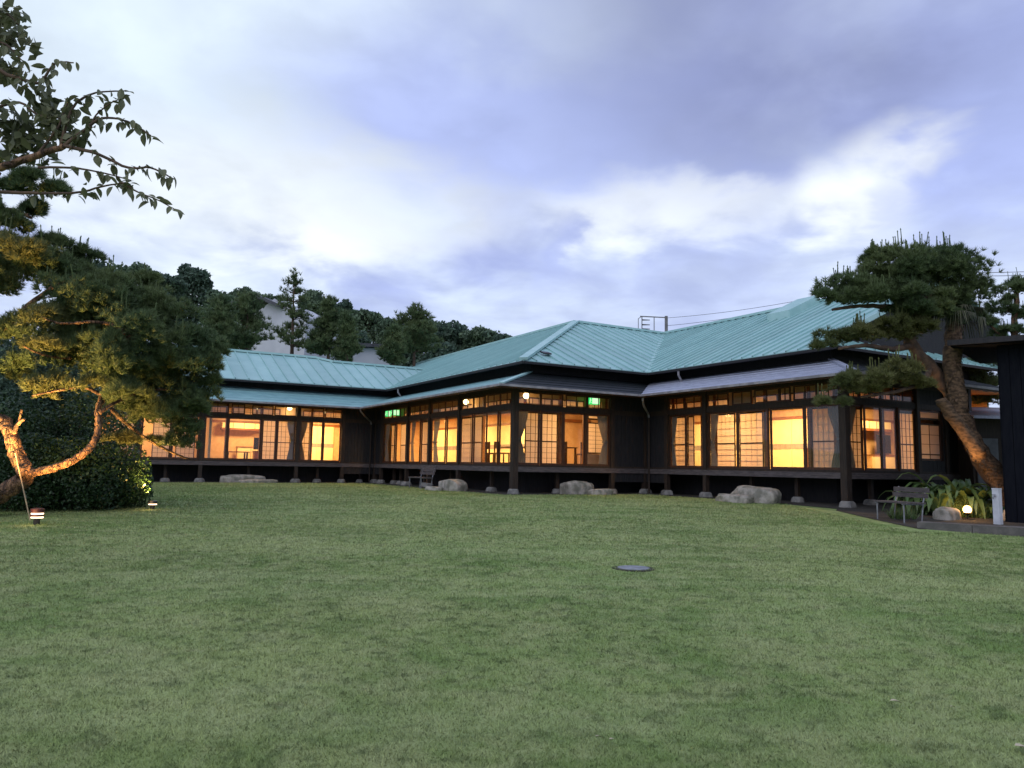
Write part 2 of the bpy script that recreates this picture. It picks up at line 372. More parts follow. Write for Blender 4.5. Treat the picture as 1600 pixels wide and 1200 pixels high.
# trim the corner overlaps so that no two beams share a face
ENDS = {'A': (-11.5, -.075), 'B': (-.06, vA+.055), 'C': (.075, u1-.075), 'D': (vE-.06, .055), 'E': (u1+.075, 11.5)}
for wl, (s0, s1) in ENDS.items():
    wbox(MB(), wl, s0, s1, -.085, .05, 1.31, 1.475).build('deck_edge_beam', GREYW, villa)
    wbox(MB(), wl, s0, s1, -.045, .07, 1.478, SILL).build('door_sill', DARK, villa)
    wbox(MB(), wl, s0, s1, -.035, .075, KAM, 3.50).build('door_head_beam', DARK, villa)
    wbox(MB(), wl, s0, s1, -.05, .09, 3.93, 4.14).build('eave_beam', DARK, villa)
# floors, underfloor backing and ceilings
MB().box((.06, .06, 1.40), (7.5, 20, FL)).build('floor', FLOORW, villa)
MB().box((u1+.06, vE+.06, 1.395), (15.5, .055, FL-.002)).build('floor', FLOORW, villa)
MB().box((-11.5, vA+.06, 1.397), (.055, 20, FL-.001)).build('floor', FLOORW, villa)
fd = MB()  # dark backing added for the shade under the floor
fd.box((1.1, 1.1, .45), (1.2, 13.8, 1.39)); fd.box((1.21, 1.1, .45), (6.6, 1.2, 1.39)); fd.box((6.61, -7.0, .45), (6.71, 1.25, 1.39))
fd.box((6.72, -7.0, .45), (15, -6.9, 1.39)); fd.box((-11.5, 13.9, .45), (1.3, 14.0, 1.39))
fd.build('underfloor_shade_backing', BLACKW, villa)
MB().box((.1, .1, 4.16), (6.2, 18.2, 4.22)).build('ceiling', CEILW, villa)
MB().box((u1+.1, vE+.1, 4.16), (15.5, 3.3, 4.215)).build('ceiling', CEILW, villa)
MB().box((-11.5, vA+.1, 4.165), (.09, 17.2, 4.225)).build('ceiling', CEILW, villa)
# posts with footing stones
POSTS = {'B': [4.0, 6.65, 8.9, 11.92], 'C': [3.95], 'D': [-1.15, -3.0], 'A': [-10.0, -7.62, -3.66, -1.58], 'E': [8.72, 10.1, 11.4]}
def foot(u, v, r=.2, h=.17):
    p = LW(u, v); mb = MB(); n = 9; o = 0
    for k, (rr, z) in enumerate(((r*1.12, -.25), (r*1.1, .03), (r*.95, h*.75), (r*.7, h))):
        for j in range(n):
            a = 2*math.pi*j/n; q = rr*(1+.12*math.sin(3*j+u*5+v*3))
            mb.v.append((u+math.cos(a)*q, v+math.sin(a)*q, gz(p.x, p.y)+z))
    for k in range(3):
        for j in range(n): mb.f.append((k*n+j, k*n+(j+1) % n, (k+1)*n+(j+1) % n, (k+1)*n+j))
    mb.f.append(tuple(3*n+j for j in range(n)))
    mb.build('footing_stone', FOOT, villa)
def post(u, v, wd=.13, top=4.14, bot=None):
    p = LW(u, v); z0 = gz(p.x, p.y)+.15 if bot is None else bot
    MB().box((u-wd/2, v-wd/2, z0), (u+wd/2, v+wd/2, top)).build('post', DARK, villa)
    if bot is None: foot(u, v)
for u, v in ((0, 0), (u1, 0), (u1, vE), (0, vA)): post(u, v, .20)
for wl, L in POSTS.items():
    for s in L:
        a = PT(wl, s, 0.0, 0); post(a[0], a[1], .145)
# short floor struts between the posts
for wl, L in {'B': [2.1, 5.3, 7.8, 10.4, 11.2], 'C': [1.9], 'D': [-4.6, -6.3], 'A': [-8.9, -5.6, -2.6, -.6], 'E': [7.0]}.items():
    for s in L:
        a = PT(wl, s, .35, 0); p = LW(a[0], a[1])
        MB().box((a[0]-.055, a[1]-.055, gz(p.x, p.y)+.15), (a[0]+.055, a[1]+.055, 1.396)).build('floor_strut', DARK, villa); foot(a[0], a[1], .17, .16)

# glass sliding doors: frame, pane
def door(wl, s0, s1, d=.02, z0=SILL, z1=KAM, stile=.068):
    a = PT(wl, (s0+s1)/2, d, z0); L = (s1-s0)/2; H = z1-z0
    mb = MB(); e = .018
    mb.box((-L+.004, -e, 0), (-L+stile, e, H-.002)); mb.box((L-stile, -e, 0), (L-.004, e, H-.002))
    mb.box((-L+stile, -e, 0), (L-stile, e, .07)); mb.box((-L+stile, -e, H-.055), (L-stile, e, H-.002))
    o = mb.build('sliding_door', FRAME, villa); o.location = a
    if WALL[wl][0] == 'U': o.rotation_euler = (0, 0, math.pi/2)
    MB().box((-L+stile, -.003, .07), (L-stile, .003, H-.055)).build('pane', GLASS, o)
    return o
DOORS = {'B': [(.11,1.1),(1.1,1.97),(1.97,2.97),(2.97,3.92),(4.08,5.2),(5.2,6.56),(6.74,7.6),(7.6,8.81),(8.99,10.4),(10.4,11.84)],
 'C': [(.11,1.0),(1.0,1.93),(1.93,2.85),(2.85,3.87)],
 'D': [(-2.05,-1.24),(-2.92,-2.05),(-4.35,-3.08),(-5.6,-4.35),(-6.85,-5.6),(-8.05,-6.85)],
 'E': [(5.58,6.3),(6.3,7.08),(7.08,7.85),(7.85,8.64)],
 'A': [(-11.4,-10.08),(-9.92,-8.8),(-8.8,-7.7),(-7.54,-6.6),(-6.6,-5.2),(-5.2,-4.55),(-4.55,-3.74),(-3.58,-2.5),(-2.5,-1.66)]}
for wl, L in DOORS.items():
    for i, (a, b) in enumerate(L): door(wl, a, b, .018 if i % 2 else .058)
# transom lights above the door head
TR = {'B': [(.11,1.0),(1.0,1.9),(2.05,2.95),(2.95,3.92),(4.08,5.3),(5.3,6.56),(6.74,7.75),(7.75,8.81),(8.99,9.9),(9.9,10.8),(10.8,11.84)],
 'C': [(.11,1.0),(1.0,1.9),(2.0,2.9),(2.9,3.87)],
 'D': [(-2.0,-1.24),(-2.92,-2.0),(-4.0,-3.08),(-4.95,-4.15),(-6.0,-5.05),(-6.4,-6.0),(-7.3,-6.5),(-8.05,-7.3)],
 'E': [(5.58,6.6),(6.6,7.6),(7.6,8.64)],
 'A': [(-9.9,-8.8),(-8.8,-7.72),(-7.52,-6.6),(-6.5,-5.95),(-5.65,-4.75),(-4.7,-3.74),(-3.58,-2.5),(-2.45,-1.66)]}
for wl, L in TR.items():
    for a, b in L:
        c = PT(wl, (a+b)/2, .02, 3.503); h = (b-a)/2; mb = MB(); H = .424
        mb.box((-h+.003, -.016, 0), (-h+.045, .016, H)); mb.box((h-.045, -.016, 0), (h-.003, .016, H))
        mb.box((-h+.045, -.016, 0), (h-.045, .016, .045)); mb.box((-h+.045, -.016, H-.04), (h-.045, .016, H)); mb.box((-.012, -.012, .045), (.012, .012, H-.04))
        o = mb.build('transom_window', FRAME, villa); o.location = c
        if WALL[wl][0] == 'U': o.rotation_euler = (0, 0, math.pi/2)
        MB().box((-h+.045, -.003, .045), (-.012, .003, H-.04)).build('pane', GLASS, o)
        MB().box((.012, -.003, .045), (h-.045, .003, H-.04)).build('pane', GLASS, o)
# dark boarded stretches (shutter boxes in the inner corners)
def boards(wl, s0, s1, z0, z1, d=-.03, wdt=.16):
    k = max(1, round((s1-s0)/wdt)); st = (s1-s0)/k
    bk = wbox(MB(), wl, s0, s1, d+.04, d+.09, z0, z1).build('boarded_wall', BLACKW, villa)
    for i in range(k):
        j = .004*math.sin(i*7.3)
        wbox(MB(), wl, s0+i*st+.004, s0+(i+1)*st-.004, d+j, d+.038+j, z0, z1).build('board', BLACKW, bk)
boards('C', 4.03, 5.36, 1.0, 3.93); boards('D', -1.07, -.11, 1.0, 3.93); boards('A', -1.50, -.11, 1.0, 3.93); boards('B', 12.0, 12.63, 1.0, 3.93)
boards('E', 8.80, 11.4, 1.0, 1.86, wdt=.2); boards('E', 9.95, 11.4, 1.86, 3.93, wdt=.2); boards('E', 8.80, 9.95, 3.34, 3.93, wdt=.2)
# ---- shoji screens (frame with lattice > paper)
def shoji(name, a, L, H, rotz, cols=4, rows=(4, 4), split=.45, st=.035):
    mb = MB(); h = L/2; zs = H*split; e = .014
    mb.box((-h, -e, 0), (-h+st, e, H)); mb.box((h-st, -e, 0), (h, e, H)); mb.box((-h+st, -e, 0), (h-st, e, .05)); mb.box((-h+st, -e, H-.04), (h-st, e, H))
    parts = [(.05, H-.04)]
    if rows[0]:
        mb.box((-h+st, -e-.002, zs-.018), (h-st, e+.002, zs+.018)); parts = [(.05, zs-.018), (zs+.018, H-.04)]
    else: rows = (rows[1],)
    for i in range(1, cols):
        x = -h+st+(L-2*st)*i/cols
        for z0, z1 in parts: mb.box((x-.0055, -.009, z0), (x+.0055, .009, z1))
    for (z0, z1), r in zip(parts, rows):
        for i in range(1, r):
            z = z0+(z1-z0)*i/r; mb.box((-h+st, -.008, z-.0055), (h-st, .008, z+.0055))
    o = mb.build(name, FRAME, villa); o.location = a; o.rotation_euler = (0, 0, rotz)
    mp = MB(); mp.v = [(-h+st, .0095, .05), (h-st, .0095, .05), (h-st, .0095, H-.04), (-h+st, .0095, H-.04)]; mp.f = [(0, 1, 2, 3)]
    mp.build('paper', PAPER, o); return o
IN = .95
def shoji_at(wl, s0, s1, d=IN, z0=FL+.02, H=1.80, **k):
    shoji('shoji_screen', PT(wl, (s0+s1)/2, d, z0), s1-s0, H, math.pi/2 if WALL[wl][0] == 'U' else 0, **k)
for wl, L in {'B': [(4.0,4.95),(4.95,5.85),(8.65,9.55),(11.3,12.1),(12.5,13.2)], 'C': [(.97,1.62),(1.66,2.33)], 'D': [(-1.16,-.5),(-1.45,-1.16),(-3.38,-2.56),(-4.52,-3.55),(-7.15,-6.37)],
              'E': [(6.72,7.52),(9.3,10.15)], 'A': [(-11.0,-10.0),(-9.4,-8.6),(-8.5,-7.75),(-4.97,-4.38),(-4.36,-3.72),(-3.7,-2.84)]}.items():
    for i, (a, b) in enumerate(L): shoji_at(wl, a, b, IN+.035*(i % 2), cols=4 if b-a > .7 else 3)
shoji_at('C', 3.6, 4.32, IN, 1.98, 1.12, cols=2, rows=(0, 7)); shoji_at('C', 3.6, 4.32, IN, 3.20, .17, cols=1, rows=(0, 1))
# E lattice window in the boarded wall
shoji_at('E', 8.83, 9.90, .03, 1.87, 1.07, cols=2, rows=(1, 3), split=.16); shoji_at('E', 8.83, 9.90, .03, 3.06, .26, cols=1, rows=(0, 1))
# upper inner wall with paper panels added for brightness, kamoi of the inner line
INSP = {'A': (-11.4, .9), 'B': (.98, 13.6), 'C': (.98, 6.35), 'D': (-7.15, .9), 'E': (6.5, 11.4)}
for wl, (a, b) in INSP.items():
    wbox(MB(), wl, a, b, IN-.03, IN+.06, 3.352, 3.44).build('inner_head_beam', INWOOD, villa)
    wbox(MB(), wl, a, b, IN-.028, IN+.055, 3.86, 4.155).build('inner_wall', PLASTER, villa)
    n = max(1, round((b-a)/1.0)); st = (b-a)/n
    for i in range(n):
        if i % 4 == 3: wbox(MB(), wl, a+i*st+.01, a+(i+1)*st-.01, IN-.02, IN+.03, 3.442, 3.858).build('inner_wall', PLASTER, villa)
        else: shoji_at(wl, a+i*st+.01, a+(i+1)*st-.01, IN+.01, 3.444, .412, cols=4, rows=(0, 2))
# inner posts
for wl, L in {'B': [3.9, 5.95, 8.6, 11.2], 'C': [2.4, 3.45, 4.4], 'D': [-.45, -1.9, -2.5, -4.66, -6.3, -7.2], 'E': [6.62, 8.5, 9.2, 10.2], 'A': [-7.6, -6.5, -5.05, -2.78, -1.3, -10.0]}.items():
    for s in L:
        a = PT(wl, s, IN, 0); MB().box((a[0]-.05, a[1]-.05, FL), (a[0]+.05, a[1]+.05, 4.15)).build('inner_post', INWOOD, villa)
# plain inner wall stretches
for wl, a, b in (('C', 4.42, 6.2), ('C', 3.5, 4.42), ('A', -1.25, .2), ('B', 13.2, 13.7), ('E', 10.3, 11.4)):
    z1 = 3.35 if not (wl == 'C' and a == 3.5) else 1.97
    wbox(MB(), wl, a, b, IN+.02 if z1 < 3 else IN-.02, IN+.06, FL, z1).build('inner_wall', PLASTER, villa)
# ---- rooms: back walls of sliding fusuma with a grey band
def fusuma_row(x, y, along, n, wd, z0=FL, H=1.78):
    for i in range(n):
        c = (x, y+i*wd+wd/2, z0) if along == 'v' else (x+i*wd+wd/2, y, z0)
        o = MB().box((-wd/2+.006, -.015-.01*(i % 2), 0), (wd/2-.006, .015, H)).build('fusuma_panel', FUSUMA, villa); o.location = c
        o.rotation_euler = (0, 0, math.pi/2 if along == 'v' else 0)
        for sg in (-1, 1):
            e = (-.0185-.01*(i % 2)) if sg < 0 else .0185
            MB().box((-wd/2+.008, e, .72), (wd/2-.008, e*.86, .92)).build('band', BAND, o)
fusuma_row(4.62, 4.3, 'v', 14, .98); fusuma_row(9.67, -3.9, 'v', 7, .95)
fusuma_row(-3.3, 16.95, 'u', 3, .86)
wl_ = MB()
wl_.box((4.66, 4.26, FL), (4.76, 18.2, 4.15)); wl_.box((4.77, 4.26, FL), (6.1, 4.36, 4.15)); wl_.box((6.11, .98, FL), (6.2, 4.36, 4.15))
wl_.build('room_wall', PLASTER, villa)
MB().box((9.71, -3.95, FL), (9.80, 3.2, 4.15)).build('room_wall', PLASTER, villa)
MB().box((9.81, -3.95, FL), (14.5, -3.86, 4.15)).build('room_wall', PLASTER, villa)
MB().box((6.45, 3.1, FL), (9.7, 3.19, 4.15)).build('room_wall', PLASTER, villa)
MB().box((14.5, -7.1, FL), (14.6, -3.86, 4.15)).build('room_wall', PLASTER, villa)
MB().box((-11.4, 17.0, FL), (.3, 17.1, 4.15)).build('room_wall', PLASTER, villa)
MB().box((-7.2, 13.75, FL), (-7.1, 16.99, 4.15)).build('room_wall', PLASTER, villa)
MB().box((-.2, 13.75, FL), (-.1, 16.99, 4.15)).build('room_wall', PLASTER, villa)
MB().box((-11.5, 12.9, FL), (-11.4, 17.1, 4.15)).build('room_wall', PLASTER, villa)
MB().box((11.45, vE+.1, FL), (11.55, -7.1, 4.15)).build('room_wall', PLASTER, villa)
MB().box((.95, 18.1, FL), (4.65, 18.2, 4.15)).build('room_wall', PLASTER, villa)
MB().box((.85, 13.75, FL), (.95, 18.2, 4.15)).build('room_wall', PLASTER, villa)
for a, b in (((4.58, 4.36, 3.32), (4.655, 18.09, 3.42)), ((9.63, -3.95, 3.32), (9.705, 3.09, 3.42)), ((-7.09, 16.90, 3.32), (-.21, 16.99, 3.42)), ((9.82, -4.03, 3.32), (14.49, -3.955, 3.42)), ((4.7, 4.18, 3.30), (6.1, 4.255, 3.42))):
    MB().box(a, b).build('wall_rail', INWOOD, villa)
for x0, x1, y0, y1 in ((1.1, 4.6, 1.1, 14), (6.6, 9.6, -7, 3), (-7, -.3, 13.8, 16.9)):   # room ceiling beams
    for k in range(1, 4):
        if y1-y0 > x1-x0: y = y0+(y1-y0)*k/4; MB().box((x0, y-.06, 4.02), (x1, y+.06, 4.155)).build('ceiling_beam', INWOOD, villa)
        else: x = x0+(x1-x0)*k/4; MB().box((x-.06, y0, 4.02), (x+.06, y1, 4.155)).build('ceiling_beam', INWOOD, villa)
# tokonoma shelf cabinets of the west and east rooms
def shelf_wall(x0, x1, y):
    o = MB().box((x0, y-.30, 3.05), (x1, y, 3.30)).build('wall_cabinet', FUSUMA, villa)
    n = round((x1-x0)/.45)
    for i in range(n+1):
        x = x0+(x1-x0)*i/n; MB().box((x-.012, y-.312, 3.052), (x+.012, y-.302, 3.298)).build('cabinet_stile', INWOOD, o)
    MB().box((x0-.02, y-.32, 2.96), (x1+.02, y-.001, 3.047)).build('shelf_board', INWOOD, o)
shelf_wall(-6.2, -4.2, 16.9); shelf_wall(11.6, 13.3, -4.05)

# ------------------------------------------------------------------ roofs
SL, EZ, EO = .445, 5.09, .744
def lin(*pts):
    xs_, ys_ = zip(*pts); return lambda t: float(np.interp(t, xs_, ys_))
def roof_face(axis, t0, t1, spacing, lo, hi, zf, breaks=()):
    """standing-seam face; strips lie side by side along t, run from lo(t) to hi(t)"""
    n = max(1, round((t1-t0)/spacing)); st = (t1-t0)/n
    face = None
    def P(t, r, dz=0.0):
        q = (r, t) if axis == 'u' else (t, r); return (q[0], q[1], zf(r)+dz)
    under = MB()
    parent = empty('roof_slope', (0, 0, 0), parent=villa)
    for i in range(n):
        a, b = t0+i*st, t0+(i+1)*st
        cuts = [a]+[c for c in breaks if a+.02 < c < b-.02]+[b]
        low = [P(t, lo(t)) for t in cuts]; hg = [P(t, hi(t)) for t in reversed(cuts)]
        pts = []
        for p in low+hg:
            if not pts or (Vector(p)-Vector(pts[-1])).length > .03: pts.append(p)
        if (Vector(pts[0])-Vector(pts[-1])).length < .03: pts.pop()
        if len(pts) < 3: continue
        area = sum(pts[k][0]*pts[(k+1) % len(pts)][1]-pts[(k+1) % len(pts)][0]*pts[k][1] for k in range(len(pts)))
        if abs(area) < .01: continue
        if area < 0: pts.reverse()
        dz = .003*math.sin(i*5.1+t0)
        mb = MB().slab([(p[0], p[1], p[2]+dz) for p in pts], .035)
        la, ha = lo(a), hi(a)
        if abs(ha-la) > .15: mb.bar(P(a, la-.012, .022), P(a, ha, .022), .045, .06)
        mb.build('roof_panel', ROOF, parent)
    return parent
zB = lambda r: EZ+SL*(r-EO); zD = lambda r: EZ+SL*(r-(u1+EO)); zA = lambda r: EZ+SL*(r-(vA+EO)); zE = lambda r: EZ+SL*(r-(vE+EO))
T = 7.95; ZR = zB(T)
roof_face('u', EO, 27.0, .47, lin((EO, EO), (vA+EO, EO), (16.93, 4.18), (20.37, EO), (27, EO)), lin((EO, EO), (T, T), (27, T)), zB, (T, vA+EO, 16.93, 20.37))
roof_face('v', EO, u1+T, .53, lin((EO, EO), (u1+EO, EO), (u1+T, T)), lin((EO, EO), (T, T), (u1+T, T)), zB, (T, u1+EO))
roof_face('u', vE+EO, T, .44, lin((vE+EO, u1+EO), (EO, u1+EO), (T, u1+T)), lin((vE+EO, u1+EO), (-6.6, u1+EO+.82), (-6.599, u1+T), (T, u1+T)), zD, (-6.6, EO))
roof_face('v', -12.1, 4.18, .58, lin((-12.1, vA+EO), (EO, vA+EO), (4.18, 16.93)), lin((-12.1, 17.35), (-1.7, 17.35), (-.9, 16.93), (4.18, 16.93)), zA, (-1.7, -.9, EO))
roof_face('v', u1+EO, 15.5, .44, lin((0, vE+EO), (20, vE+EO)), lin((u1+EO, vE+EO), (u1+EO+.823, -6.6), (20, -6.6)), zE, (u1+EO+.823,))
# rear slopes behind the ridges
rb = MB()
rb.slab([(T, T, ZR-.02), (11, 11, ZR-.02-SL*3.05), (11, 27, ZR-.02-SL*3.05), (T, 27, ZR-.02)], .05)
rb.slab([(T, T, ZR-.02), (u1+T, T, ZR-.02), (u1+T, 11, ZR-.02-SL*3.05), (11, 11, ZR-.02-SL*3.05)], .05)
rb.slab([(u1+T, -6.6, ZR-.02), (u1+T+4, -6.6, ZR-.02-SL*4), (u1+T+4, T, ZR-.02-SL*4), (u1+T, T, ZR-.02)], .05)
rb.slab([(-12.1, 17.35, zA(17.35)-.02), (-1.3, 17.35, zA(17.35)-.02), (-1.3, 21, zA(17.35)-.02-SL*3.65), (-12.1, 21, zA(17.35)-.02-SL*3.65)], .05)
rb.slab([(-1.3, 16.93, zA(16.93)-.02), (4.18, 16.93, zA(16.93)-.02), (EO, 20.37, EZ-.02), (-1.3, 20.37, EZ-.02)], .05)
rb.build('rear_roof', ROOF, villa)
# underside: soffit sheets a little below the panels
sf = MB()
def soffit(pts): sf.slab(pts, .05)
o_ = .10
sf.slab([(EO+.05, EO+.05, zB(EO+.05)-o_), (2.6, 2.6, zB(2.6)-o_), (2.6, 14.9, zB(2.6)-o_), (EO+.05, vA+EO-.05, zB(EO+.05)-o_)], .03)
sf.slab([(EO+.05, EO+.05, zB(EO+.05)-o_), (u1+EO, EO+.05, zB(EO+.05)-o_), (u1+2.6, 2.6, zB(2.6)-o_), (2.6, 2.6, zB(2.6)-o_)], .03)
sf.slab([(u1+EO+.05, vE+EO+.05, zB(EO+.05)-o_), (u1+2.6, vE+2.6, zB(2.6)-o_), (u1+2.6, 2.6, zB(2.6)-o_), (u1+EO+.05, EO, zB(EO+.05)-o_)], .03)
sf.slab([(-12.1, vA+EO+.05, zB(EO+.05)-o_), (EO, vA+EO+.05, zB(EO+.05)-o_), (2.6, vA+2.6, zB(2.6)-o_), (-12.1, vA+2.6, zB(2.6)-o_)], .03)
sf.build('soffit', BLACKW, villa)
# upper wall between pent roof and main roof
uw = MB()
uw.box((1.5, 1.5, 4.5), (1.6, 14.247, 5.42)); uw.box((1.61, 1.5, 4.5), (6.966, 1.6, 5.42)); uw.box((6.97, -6.66, 4.5), (7.07, 1.62, 5.42))
uw.box((7.08, -6.66, 4.5), (15.4, -6.56, 5.42)); uw.box((-12, 14.25, 4.5), (1.62, 14.35, 5.42))
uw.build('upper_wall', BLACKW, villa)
gw = MB(); gw.slab([(u1+EO+1.0, -6.5, 5.4), (u1+T, -6.5, ZR-.1), (u1+T+3.6, -6.5, 6.4), (u1+T+3.6, -6.5, 5.4)], .001)
gw = MB(); gw.v = [(u1+EO+1.0, -6.45, 5.3), (u1+T+3.6, -6.45, 5.3), (u1+T+3.6, -6.45, 6.5), (u1+T, -6.45, ZR-.15), (u1+EO+1.0, -6.45, 5.42),
                   (u1+EO+1.0, -6.38, 5.3), (u1+T+3.6, -6.38, 5.3), (u1+T+3.6, -6.38, 6.5), (u1+T, -6.38, ZR-.15), (u1+EO+1.0, -6.38, 5.42)]
gw.f = [(0, 1, 2, 3, 4), (9, 8, 7, 6, 5)]; gw.build('gable_wall', BLACKW, villa)
# eave gutters of the main roof and of the pent roof, ridge caps, hips
def cap(name, a, b, wd, ht, m, lift=.05): return MB().bar(Vector(a)+Vector((0, 0, lift)), Vector(b)+Vector((0, 0, lift)), wd, ht).build(name, m, villa)
cap('ridge_cap', (T, T, ZR), (T, 27, ZR), .24, .10, ROOFCAP); cap('ridge_cap', (T+.1, T, ZR-.003), (u1+T-.1, T, ZR-.003), .24, .10, ROOFCAP)
cap('ridge_cap', (u1+T, T, ZR), (u1+T, -6.68, ZR), .24, .10, ROOFCAP); cap('ridge_cap', (-12.1, 17.35, zA(17.35)), (-1.68, 17.35, zA(17.35)), .2, .10, ROOFCAP)
cap('ridge_cap', (-1.7, 17.35, zA(17.35)-.004), (-.9, 16.93, zA(16.93)-.004), .19, .10, ROOFCAP); cap('ridge_cap', (-.92, 16.93, zA(16.93)), (4.18, 16.93, zA(16.93)), .2, .10, ROOFCAP)
cap('hip_cap', (EO-.02, EO-.02, EZ), (T, T, ZR), .30, .09, ROOFCAP); cap('hip_cap', (u1+EO, vE+EO, EZ), (u1+EO+.82, -6.6, zD(u1+EO+.82)), .25, .09, ROOFCAP)
cap('verge_board', (u1+EO+.8, -6.63, zD(u1+EO+.8)-.03), (u1+T, -6.63, ZR-.03), .07, .16, ROOFCAP, 0)
cap('valley_flashing', (EO, vA+EO, EZ), (4.18, 16.93, zA(16.93)), .14, .02, ROOFCAP, .02); cap('valley_flashing', (u1+EO, EO, EZ), (u1+T, T, ZR), .14, .02, ROOFCAP, .02)
for a, b in (((EO-.06, EO-.1), (EO-.06, vA+EO-.06)), ((EO, EO-.06), (u1+EO-.06, EO-.06)), ((u1+EO-.06, EO-.12), (u1+EO-.06, vE+EO-.06)), ((u1+EO, vE+EO-.06), (15.5, vE+EO-.06)), ((-12.1, vA+EO-.06), (EO-.12, vA+EO-.06))):
    MB().bar((a[0], a[1], EZ-.085), (b[0], b[1], EZ-.085), .10, .08).build('gutter', BLACKW, villa)
# roof hatch box on the south slope near the ridge and the little pipe flange on the middle slope
h0 = zD(12.0)
MB().slab([(11.5, -1.45, zD(11.5)+.30), (13.3, -1.45, zD(13.3)+.34), (13.3, -.35, zD(13.3)+.34), (11.5, -.35, zD(11.5)+.30)], .42).build('roof_hatch', ROOFCAP, villa)
MB().slab([(2.0, 1.45, zB(1.5)+.12), (2.35, 1.45, zB(1.5)+.12), (2.35, 1.70, zB(1.7)+.12), (2.0, 1.70, zB(1.7)+.12)], .05).build('pipe_flange', BLACK, villa)
# pent roofs: lapped courses
PZ0, PZ1, PD0, PD1 = 3.98, 4.80, -1.2, 1.5
pz = lambda d: PZ0+(PZ1-PZ0)*(d-PD0)/(PD1-PD0)
def pent(wl, slo, shi, m, n=6):
    mb = MB()
    for i in range(n):
        d0 = PD0+(PD1-PD0)*i/n; d1 = PD0+(PD1-PD0)*(i+1)/n+.01
        pts = [PT(wl, slo(d0), d0, pz(d0)+.016), PT(wl, shi(d0), d0, pz(d0)+.016), PT(wl, shi(d1), d1, pz(d1)), PT(wl, slo(d1), d1, pz(d1))]
        if WALL[wl][0] == 'U': pts.reverse()
        mb.slab(pts, .022)
    o = mb.build('pent_roof', m, villa)
    # dark boarded underside and rafters
    sb = MB(); d0, d1 = PD0+.04, 1.05
    pts = [PT(wl, slo(d0), d0, pz(d0)-.035), PT(wl, shi(d0), d0, pz(d0)-.035), PT(wl, shi(d1), d1, pz(d1)-.035), PT(wl, slo(d1), d1, pz(d1)-.035)]
    if WALL[wl][0] == 'U': pts.reverse()
    sb.slab(pts, .02).build('soffit', DARK, o)
    a, b = max(slo(-.1), slo(PD0)), min(shi(-.1), shi(PD0)); k = max(1, round((b-a)/.47))
    for i in range(k+1):
        s = a+(b-a)*i/k
        MB().bar(PT(wl, s, PD0+.06, pz(PD0+.06)-.09), PT(wl, s, -.06, pz(-.06)-.09), .055, .07).build('rafter', DARK, o)
    fa = MB().bar(PT(wl, slo(PD0), PD0+.02, PZ0-.065), PT(wl, shi(PD0), PD0+.02, PZ0-.065), .03, .075).build('fascia', FRAME, o)
    MB().bar(PT(wl, slo(PD0-.05), PD0-.05, PZ0-.03), PT(wl, shi(PD0-.05), PD0-.05, PZ0-.03), .09, .07).build('gutter', GUTTER, o)
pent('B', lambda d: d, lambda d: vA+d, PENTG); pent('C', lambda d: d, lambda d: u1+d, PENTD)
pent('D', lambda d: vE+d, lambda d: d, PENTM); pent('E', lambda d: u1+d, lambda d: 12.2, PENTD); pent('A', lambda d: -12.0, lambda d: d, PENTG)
for a, b, m in (((-1.2, -1.2), (1.5, 1.5), ROOFCAP), ((u1-1.2, vE-1.2), (u1+1.5, vE+1.5), PENTM)):
    cap('hip_cap', (a[0], a[1], PZ0), (b[0], b[1], PZ1), .16, .05, m, .03)
def pipe(pts, r=.035): MB().tube(pts, r, 8).build('downpipe', GUTTER, villa)
def wallpipe(pts, x, y, r=.036):
    MB().tube(pts, r, 8).build('downpipe_elbow', GUTTER, villa); MB().tube([(x, y, pts[-1][2]-.01), (x, y, .62)], r, 8).build('downpipe', DARK, villa)
wallpipe([(4.32, -1.25, 3.97), (4.34, -1.2, 3.80), (4.6, -.95, 3.62), (5.30, -.36, 3.42), (5.36, -.32, 3.30)], 5.36, -.32)
wallpipe([(-1.27, 11.5, 3.97), (-1.2, 11.55, 3.80), (-.9, 11.85, 3.62), (-.35, 12.55, 3.42), (-.30, 12.62, 3.30)], -.30, 12.62, .032)
pipe([(EO-.06, 11.9, EZ-.1), (EO-.06, 11.9, EZ-.28), (EO+.1, 11.9, pz(EO)+.02)], .04); pipe([(u1+EO-.06, -1.0, EZ-.1), (u1+EO-.06, -1.0, EZ-.28), (u1+EO+.1, -1.0, pz(EO)+.02)], .04)

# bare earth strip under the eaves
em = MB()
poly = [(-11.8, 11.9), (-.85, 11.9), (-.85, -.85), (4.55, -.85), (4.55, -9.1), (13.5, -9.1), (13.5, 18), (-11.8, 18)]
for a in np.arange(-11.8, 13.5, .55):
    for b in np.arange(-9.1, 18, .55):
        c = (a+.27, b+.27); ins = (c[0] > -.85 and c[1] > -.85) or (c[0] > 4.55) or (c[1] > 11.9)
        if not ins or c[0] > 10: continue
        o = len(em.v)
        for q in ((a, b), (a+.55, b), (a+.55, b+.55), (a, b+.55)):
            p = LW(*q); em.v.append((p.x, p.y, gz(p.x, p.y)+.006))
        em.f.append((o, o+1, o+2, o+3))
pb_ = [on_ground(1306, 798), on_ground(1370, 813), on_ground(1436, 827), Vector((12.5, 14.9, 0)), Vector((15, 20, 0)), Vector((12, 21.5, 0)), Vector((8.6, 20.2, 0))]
bb = MB()
